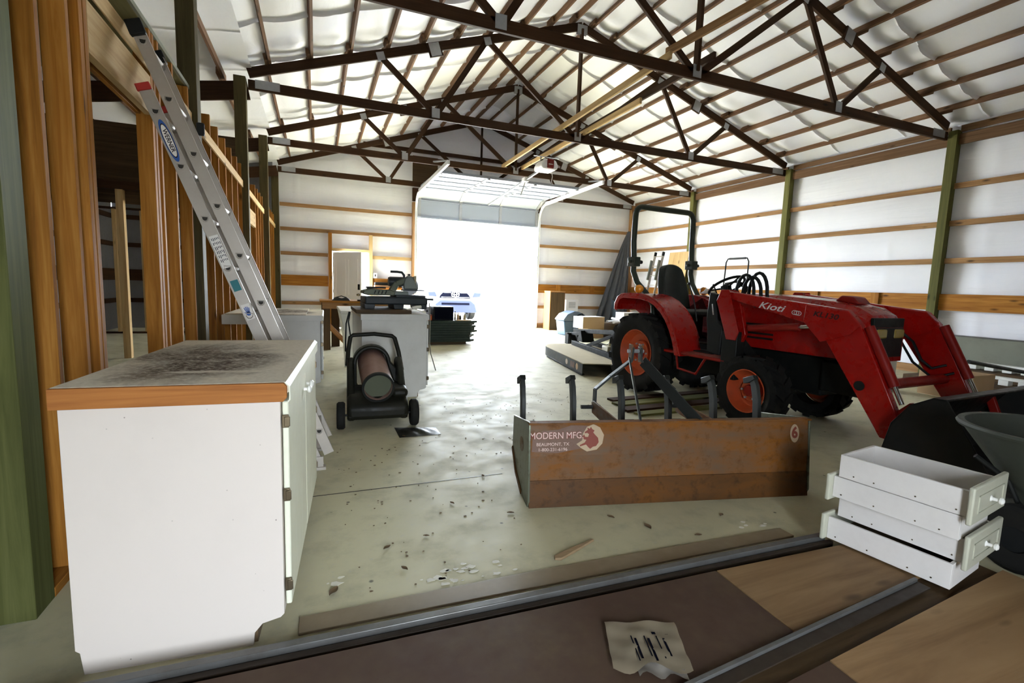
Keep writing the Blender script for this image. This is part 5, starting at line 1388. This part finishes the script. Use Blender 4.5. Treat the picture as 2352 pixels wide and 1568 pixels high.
# torn plastic sleeve with printed sheet
t = thing('plastic_sleeve', 'torn clear plastic sleeve with a printed sheet lying on the hardboard', 'sleeve', (1.03, 1.24, .0445), math.radians(-20))
b = MB(); 
def crumple(x, y): return .004 + .006 * math.sin(x * 31 + y * 17) * math.sin(y * 43 - x * 11) + .004
b.grid(lambda u, v: (-.13 + .26 * u + .02 * v, -.10 + .22 * v - .02 * math.sin(u * 9) * (1 - v), crumple(u * .3, v * .3) + .006), 16, 12); b.build('film', M['film'], t, smooth=60)
b = MB(); b.grid(lambda u, v: (-.05 + .155 * u, -.125 + .20 * v + .015 * math.sin(u * 11) * (1 - v), crumple(u * .2 + .1, v * .3)), 12, 12); sh = b.build('printed_sheet', M['sheet'], t, smooth=60)
b = MB()
for i, x in enumerate((-.035, -.025, .012, .022, .055, .075)):
    b.box((x, -.07 + .01 * (i % 3), .0165), (x + (.008 if i % 2 else .004), .045 - .012 * (i % 2), .0168))
for x in (.0, .045): b.box((x, .052, .0165), (x + .014, .064, .0168))
b.build('print_line', M['truck_dark'], sh)
# dry leaves and flaked paint
leaf_pts = [(1.65, 2.02, .03), (1.52, 2.18, .022), (.35, 2.05, .02), (.95, 3.9, .018), (.66, 3.95, .02), (1.0, 2.4, .02), (.5, 2.3, .016), (1.85, 1.86, .02), (2.15, 2.0, .02), (.3, 2.25, .022), (.72, 2.62, .018), (1.02, 2.95, .02), (1.45, 3.25, .02), (.05, 1.98, .03)]
for k, (x, y, r) in enumerate(leaf_pts):
    b = MB(); a0 = random.uniform(0, 6)
    b.grid(lambda u, v: (x + math.cos(a0) * (u - .5) * 2 * r - math.sin(a0) * (v - .5) * r * 1.1 * math.sin(PI * max(.02, min(.98, u))), y + math.sin(a0) * (u - .5) * 2 * r + math.cos(a0) * (v - .5) * r * 1.1 * math.sin(PI * max(.02, min(.98, u))), .003 + r * .35 * (abs(v - .5) * 1.2 + .3 * (u - .5) ** 2)), 6, 4)
    tag(b.build('dry_leaf', M['dark_inside'], smooth=60), 'small curled dark dry leaf lying on the concrete floor', 'leaf', 'dry leaves on the concrete')
b = MB()
rnd = random.Random(3)
for cx, cy, n, sp in ((.60, 1.93, 18, .10), (.07, 2.06, 3, .03), (.80, 3.76, 2, .04), (2.24, 1.83, 6, .06), (.47, 1.92, 4, .05)):
    for k in range(n):
        x, y = cx + rnd.gauss(0, sp), cy + rnd.gauss(0, sp * .6)
        r = rnd.uniform(.006, .026)
        y = max(y, 1.885 if x < 1.9 else 1.83)
        b.prism([(x + r * rnd.uniform(.5, 1.2) * math.cos(a) * 1.2, y + r * rnd.uniform(.5, 1.2) * math.sin(a) * .7) for a in [2 * PI * i / 9 for i in range(9)]], .0006, .0018, 'xy')
tag(b.build('paint_flakes', M['paper']), 'scattered white paint flecks stuck on the concrete floor', 'paint flecks', kind='stuff')
b = MB()
for k in range(420):
    x, y = rnd.uniform(.12, 3.0), rnd.uniform(1.9, 5.2)
    if (1.0 < x < 3.1 and 1.9 < y < 3.2) or (x < 1.2 and y > 3.85) or (x > 2.9 and y > 3.8): continue
    r = rnd.uniform(.002, .008)
    b.prism([(x + r * rnd.uniform(.5, 1.4) * math.cos(a), y + r * rnd.uniform(.4, 1.1) * math.sin(a)) for a in [2 * PI * i / 5 for i in range(5)]], .0005, .003, 'xy')
tag(b.build('floor_debris', M['dark_inside']), 'fine dark crumbs of dirt strewn over the concrete', 'dirt', kind='stuff')
b = MB(); b.grid(lambda u, v: (.62 + .35 * u, 3.92 + .30 * v * (1 - .3 * u), .002 + .018 * math.sin(PI * u) * math.sin(PI * v) * (1 + .4 * math.sin(19 * u + 7 * v))), 16, 12)
tag(b.build('oily_rag', M['heater_black'], smooth=60), 'dark oily rag flat on the floor in front of the heater', 'rag')

# ================================================================== hopper spreader
t = thing('broadcast_spreader', 'dark grey round hopper spreader standing behind the white drawers', 'spreader', (3.32, 1.11, 0))
b = MB(); b.lathe([(.36, .640), (.372, .652), (.372, .665), (.35, .668), (.335, .655), (.33, .62), (.09, .25), (.075, .25), (.33, .655 - .05 + .03), ], n=48); 
b = MB(); b.lathe([(.085, .27), (.335, .615), (.345, .640), (.368, .640), (.375, .652), (.368, .664), (.340, .662), (.325, .62), (.07, .29), (0, .285)], n=48); b.build('hopper', M['hopper'], t, smooth=40)
b = MB(); b.lathe([(0, .23), (.17, .23), (.17, .25), (0, .25)], n=24); b.build('spinner', M['hopper'], t, smooth=40)
b = MB(); b.tube([(-.26, 0, .16), (.26, 0, .16)], .012, 8); b.build('axle', M['galv'], t)
for s in (-1, 1):
    b = MB(); b.lathe([(.06, -.04), (.14, -.045), (.16, -.03), (.16, .03), (.14, .045), (.06, .04)], (s * .24, 0, .16), 'x', 26, closed=True); w = b.build('wheel', M['rubber'], t, smooth=40)
    b = MB(); b.disc((s * .24 - .03, 0, .16), .07, 'x', 16, .06); b.build('rim', M['black_plastic'], w)
    b = MB(); b.tube([(s * .12, 0, .16), (s * .15, .1, .4), (s * .24, .2, .50)], .012, 8); b.tube([(s * .15, .05, .3), (s * .2, -.30, .012)], .012, 8); b.build('frame_tube', M['black'], t)

# ================================================================== far right corner and wall clutter
t = thing('wooden_box', 'tall reddish brown wooden box standing beside the garage door', 'box', (6.75, 13.28, 0))
b = MB(); b.box((-.25, -.20, 0), (.25, .21, 1.16)); b.build('body', M['oak'], t, bevel=.004)
b = MB(); b.box((-.255, -.206, 1.16), (.255, .215, 1.178)); b.build('lid', M['girt'], t, bevel=.003)
b = MB(); b.box((-.235, -.206, .02), (.235, -.2005, 1.14)); b.build('front_panel', M['dark_ply'], t)
t = thing('window_fan', 'white framed box fan grille leaning on the end wall beyond the wooden box', 'fan', (7.55, 13.66, 0))
b = MB(); b.box((-.22, -.05, .20), (.22, .06, .92)); b.build('housing', M['white_metal'], t, bevel=.01)
for z in (.38, .66):
    b = MB()
    for k in range(7): b.box((-.12, -.056, z + k * .028), (.12, -.0505, z + k * .028 + .014))
    b.build('grille', M['galv'], t)
b = MB(); b.box((-.2, -.06, 0), (.2, .08, .199)); b.build('base', M['greywhite'], t, bevel=.006)
b = MB()
def tarp(u, v):
    w = .10 + 1.12 * v ** .85
    x = 9.62 - .05 * v - (1 - u) * w + .02
    f = math.sin(u * 17 + .5) * .5 + .5 * math.sin(u * 29 + 2 + v)
    return (min(x, 9.70), 13.70 - .16 * v * u - .09 * v * f - .04, 3.20 - 3.10 * v + .12 * v * math.sin(u * 11) * (v > .8))
b.grid(tarp, 90, 40); o = b.build('tarpaulin', M['tarp'], smooth=70); o.modifiers.new('thick', 'SOLIDIFY').thickness = .004
tag(o, 'dark grey tarpaulin hanging in folds from the corner post', 'tarpaulin')
b = MB()
b.grid(lambda u, v: (8.9 + .35 * u - .12 * v, 13.30 + .05 * math.sin(u * 9), .15 + .9 * v * (1 - .4 * u) ), 20, 14); o = b.build('plastic_sheet', M['tarp_light'], smooth=70); o.modifiers.new('thick', 'SOLIDIFY').thickness = .004
tag(o, 'pale blue grey plastic sheet bunched at the foot of the dark tarpaulin', 'plastic sheet')
t = thing('storage_tote', 'pale blue domed plastic tote behind the rotary cutter', 'tote', (6.52, 11.75, 0))
b = MB(); b.prism([(-.30, 0), (.30, 0), (.36, .40), (-.36, .40)], -.25, .25, 'xz'); b.build('tub', M['blue_plastic'], t, bevel=.03)
b = MB(); b.lathe([(.30, -.40), (.29, -.41)], (0, 0, .40), 'x', 12) if 0 else b.prism([(-.38, .40), (.38, .40), (.38, .44), (.26, .58), (.05, .66), (-.05, .66), (-.26, .58), (-.38, .44)], -.27, .27, 'xz'); ld = b.build('domed_lid', M['tarp_light'], t, bevel=.03)
b = MB(); b.tube([(-.02, -.28, .46), (.02, -.31, .56), (.16, -.31, .60), (.22, -.28, .52)], .014, 8); b.build('carry_handle', M['truck_dark'], ld, smooth=50)
t = thing('carton', 'small brown cardboard carton under the white one, behind the rotary cutter', 'carton', (6.72, 11.05, 0), .1)
b = MB(); b.box((-.24, -.2, 0), (.28, .22, .26)); b.build('body', M['card'], t, bevel=.004)
b = MB(); b.box((-.24, -.21, .20), (.28, -.2005, .262)); b.build('flap', M['card'], t)
t = thing('carton', 'white and tan carton stacked on the brown one, behind the rotary cutter', 'carton', (6.62, 11.0, .262), .1)
b = MB(); b.box((-.32, -.2, 0), (.36, .22, .29)); b.build('body', M['card'], t, bevel=.004)
b = MB(); b.box((-.332, -.2, 0), (-.3205, .22, .29)); b.build('white_end', M['card_white'], t)
b = MB(); b.box((-.33, -.205, .291), (.36, .222, .297)); b.build('lid', M['card_white'], t)
b = MB(); b.box((7.1, 10.6, 0), (7.75, 11.3, .40)); tag(b.build('wooden_crate', M['dark_ply'], bevel=.005), 'dark low wooden crate behind the tractor wheel', 'crate')
for k, (p0, p1, l) in enumerate((((7.15, 10.65, .436), (7.7, 10.85, .436), 'white plastic pipe lying on the dark crate, front one'), ((7.15, 10.95, .436), (7.7, 11.2, .436), 'white plastic pipe lying on the dark crate, rear one'), ((7.35, 10.62, .50), (7.5, 11.25, .50), 'white plastic pipe lying across the other two on the dark crate'))):
    b = MB(); b.tube([p0, p1], .028, 12); b.tube([tuple(V(p0) + (V(p1) - V(p0)) * .0), tuple(V(p0) + (V(p1) - V(p0)) * .1)], .034, 12)
    tag(b.build('plastic_pipe', M['white_metal'], smooth=50), l, 'pipe', 'white pipes')
b = MB(); b.box((7.78, 11.1, 0), (8.25, 11.5, .66)); tag(b.build('white_carton', M['card_white'], bevel=.006), 'white carton beyond the dark crate, half hidden by the tractor wheel', 'carton')
# step ladder and plywood against the tractor-side wall
t = thing('step_ladder', 'aluminium ladder with dark tips leaning on the tractor-side wall', 'ladder', (0, 0, 0))
for y in (12.05, 12.42):
    b = MB(); b.bar((9.25, y, .02), (9.72, y - .02, 2.42), .03, .07, up=(1, 0, 0)); r = b.build('side_rail', M['alu'], t, bevel=.003)
    b = MB(); b.bar((9.705, y - .019, 2.34), (9.728, y - .021, 2.46), .034, .074, up=(1, 0, 0)); b.build('rail_cap', M['black_plastic'], r)
    b = MB(); b.bar((9.55, y, 1.6), (9.66, y, 2.2), .032, .075, up=(1, 0, 0), off=(0, -.06)); b.build('second_rail', M['sawgrey'], r)
for k in range(8):
    z = .3 + k * .29; b = MB(); b.bar((9.25 + .196 * z, 12.0, z), (9.25 + .196 * z, 12.45, z), .05, .02); b.build('rung', M['alu'], t)
b = MB(); b.bar((9.42, 11.35, .0), (9.735, 11.35, 2.42), .80, .012, up=(1, 0, 0)); b.v = [(p[0], p[1], p[2]) for p in b.v]
o = b.build('plywood_sheet', M['fresh'], bevel=.002); tag(o, 'pale plywood sheet leaning on the tractor-side wall behind the seat', 'plywood')
t = thing('hand_truck', 'thin black tube hand truck standing behind the tractor hood', 'hand truck', (9.15, 8.70, 0))
b = MB(); b.tube([(.0, -.34, .10), (0, -.34, 1.4), (.02, -.33, 2.02), (.02, -.28, 2.10), (.02, .28, 2.10), (.02, .33, 2.02), (0, .34, 1.4), (0, .34, .10)], .016, 8); b.build('tube_frame', M['black'], t, smooth=60)
b = MB(); b.tube([(.02, -.24, 2.10), (.02, .24, 2.10)], .024, 10); b.build('hand_grip', M['black_plastic'], t, smooth=50)
for z in (.5, 1.2): 
    b = MB(); b.bar((0, -.33, z), (0, .33, z), .02, .03); b.build('cross_bar', M['black'], t)
b = MB(); b.box((-.3, -.3, .005), (.0, .3, .015)); b.build('toe_plate', M['black'], t)
for s in (-1, 1):
    b = MB(); b.lathe([(.03, -.03), (.12, -.03), (.12, .03), (.03, .03)], (.08, s * .37, .12), 'y', 20, closed=True); b.build('wheel', M['rubber'], t, smooth=40)
# long leaning panel, slotted white trays, planks
t = thing('leaning_panel', 'long grey green panel standing on edge along the tractor-side wall', 'panel', (0, 0, 0))
b = MB(); b.bar((9.60, 1.6, .36), (9.60, 4.93, .36), .02, .70); b.build('sheet', M['green_panel'], t, bevel=.002)
b = MB(); b.bar((9.60, 1.6, .722), (9.60, 4.93, .722), .045, .02); b.build('top_edge', M['strip_metal'], t, bevel=.003)
def tray(x, y0, y1, z, label):
    t = thing('slotted_tray', label, 'tray', (x, y0, z), 0, 'white slotted trays')
    L = y1 - y0
    b = MB(); b.box((-.02, 0, .05), (.10, L, .085)); b.build('top_bar', M['lattice'], t, bevel=.003)
    n = int(L / .20)
    for k in range(n):
        b = MB(); b.box((-.02, k * .20, -.02), (.10, k * .20 + .105, .0495)); b.build('tooth', M['lattice'], t, bevel=.003)
tray(9.10, 2.6, 4.42, .30, 'white slotted plastic tray on the plank pile, wall side')
tray(8.55, 2.6, 4.05, .19, 'white slotted plastic tray on the plank pile, tractor side')
for k, (x0, x1, z) in enumerate(((9.0, 9.4, .0), (9.02, 9.38, .135), (8.45, 8.9, .0))):
    b = MB(); b.box((x0, 1.8, z), (x1, 4.6, z + .13)); tag(b.build('stored_plank', M['dark_ply'], bevel=.004), ('thick dark plank on the floor by the leaning panel', 'thick dark plank stacked under the wall-side white tray', 'thick dark plank under the tractor-side white tray')[k], 'plank', 'stored planks')
b = MB(); b.tube([(6.6, 2.98, .62), (8.3, 3.05, .40)], .022, 8); 
b.tube([(8.3, 3.05, .40), (8.46, 3.06, .16)], .02, 8)
tag(b.build('steel_rod', M['shank'], smooth=50), 'dark bent steel rod sticking out past the loader bucket toward the wall', 'rod')
t = thing('yellow_pump', 'yellow pump head on a pale drum, seen between the loader arms', 'pump', (7.4, 4.28, 0))
b = MB(); b.lathe([(0, 0), (.13, 0), (.14, .02), (.14, .54), (.12, .58), (0, .58)], n=24); b.build('drum', M['greywhite'], t, smooth=40)
b = MB(); b.lathe([(0, .58), (.10, .58), (.11, .64), (.09, .76), (.05, .84), (0, .84)], n=18); b.build('pump_head', M['yellow'], t, smooth=40)
b = MB(); b.tube([(-.05, 0, .70), (-.16, -.03, .68), (-.22, -.03, .60)], .025, 10); b.build('spout', M['yellow'], t, smooth=50)
b = MB(); b.box((7.7, 3.4, 0), (8.2, 4.0, .34)); tag(b.build('wooden_crate', M['card'], bevel=.006), 'tan low crate beyond the loader, under the yellow pump', 'crate')
# lumber strips on the floor beneath the tractor
for k, (x0, y0, x1, y1, w, l) in enumerate(((3.12, 4.62, 4.9, 4.72, .13, 'grey board nearest the rear tyre'), (3.06, 4.42, 4.9, 4.52, .16, 'weathered board second from the rear tyre'), (3.0, 4.20, 4.9, 4.30, .15, 'weathered board third from the rear tyre'), (3.04, 4.0, 4.8, 4.06, .12, 'olive board closest to the box blade'))):
    b = MB(); b.bar((x0, y0, .013), (x1, y1, .013), w, .024)
    tag(b.build('floor_board', M['treated' if k % 2 else 'truss'], bevel=.003), 'flat ' + l.replace('nearest', 'next to') + ', lying under the tractor', 'board', 'boards under the tractor')
# ================================================================== camera and light
cam = bpy.data.cameras.new('camera'); co = bpy.data.objects.new('camera', cam); COL.objects.link(co)
cam.sensor_fit = 'HORIZONTAL'; cam.sensor_width = 36; cam.lens = 1110 / 2352 * 36
cam.clip_start = .02; cam.clip_end = 300
Xc = V((.927063, -.372478, .04)); 
R = CAMROT
co.matrix_world = Matrix(((R[0][0], -R[1][0], -R[2][0], 0), (R[0][1], -R[1][1], -R[2][1], 0), (R[0][2], -R[1][2], -R[2][2], 1.27), (0, 0, 0, 1)))
SC.camera = co
w = bpy.data.worlds.new('daylight'); SC.world = w; w.use_nodes = True
nt = w.node_tree
bg = nt.nodes['Background']
bg.inputs['Color'].default_value = (.82, .91, 1.0, 1)
bg.inputs['Strength'].default_value = WORLD
sun = bpy.data.lights.new('sun', 'SUN'); so = bpy.data.objects.new('sun', sun); COL.objects.link(so)
sun.energy = SUNE; sun.angle = math.radians(12); sun.color = (1, .98, .93)
so.rotation_euler = V((-.15, -.60, -.80)).to_track_quat('-Z', 'Y').to_euler()
def portal(name, loc, rot, sx, sy):
    l = bpy.data.lights.new(name, 'AREA'); l.shape = 'RECTANGLE'; l.size = sx; l.size_y = sy
    l.cycles.is_portal = True
    o = bpy.data.objects.new(name, l); COL.objects.link(o); o.location = loc; o.rotation_euler = rot
portal('garage_door_daylight', ((DX0 + DX1) / 2, YF + .25, DZ1 / 2), (math.radians(-90), 0, 0), DX1 - DX0, DZ1)
portal('walk_door_daylight', ((PX0 + PX1) / 2, YF + .25, PZ1 / 2), (math.radians(-90), 0, 0), PX1 - PX0, PZ1)
portal('near_fill_daylight', ((NX0 + NX1) / 2, YN - .15, NZ / 2), (math.radians(90), 0, 0), NX1 - NX0, NZ)  # portal of the added doorway that lights the near end
vs = SC.view_settings
vs.view_transform = 'Standard'; vs.look = 'None'; vs.gamma = 1; vs.use_curve_mapping = False
vs.exposure = EXPO
SC.cycles.max_bounces = 10; SC.cycles.diffuse_bounces = 7; SC.cycles.glossy_bounces = 3
SC.cycles.sample_clamp_indirect = 6
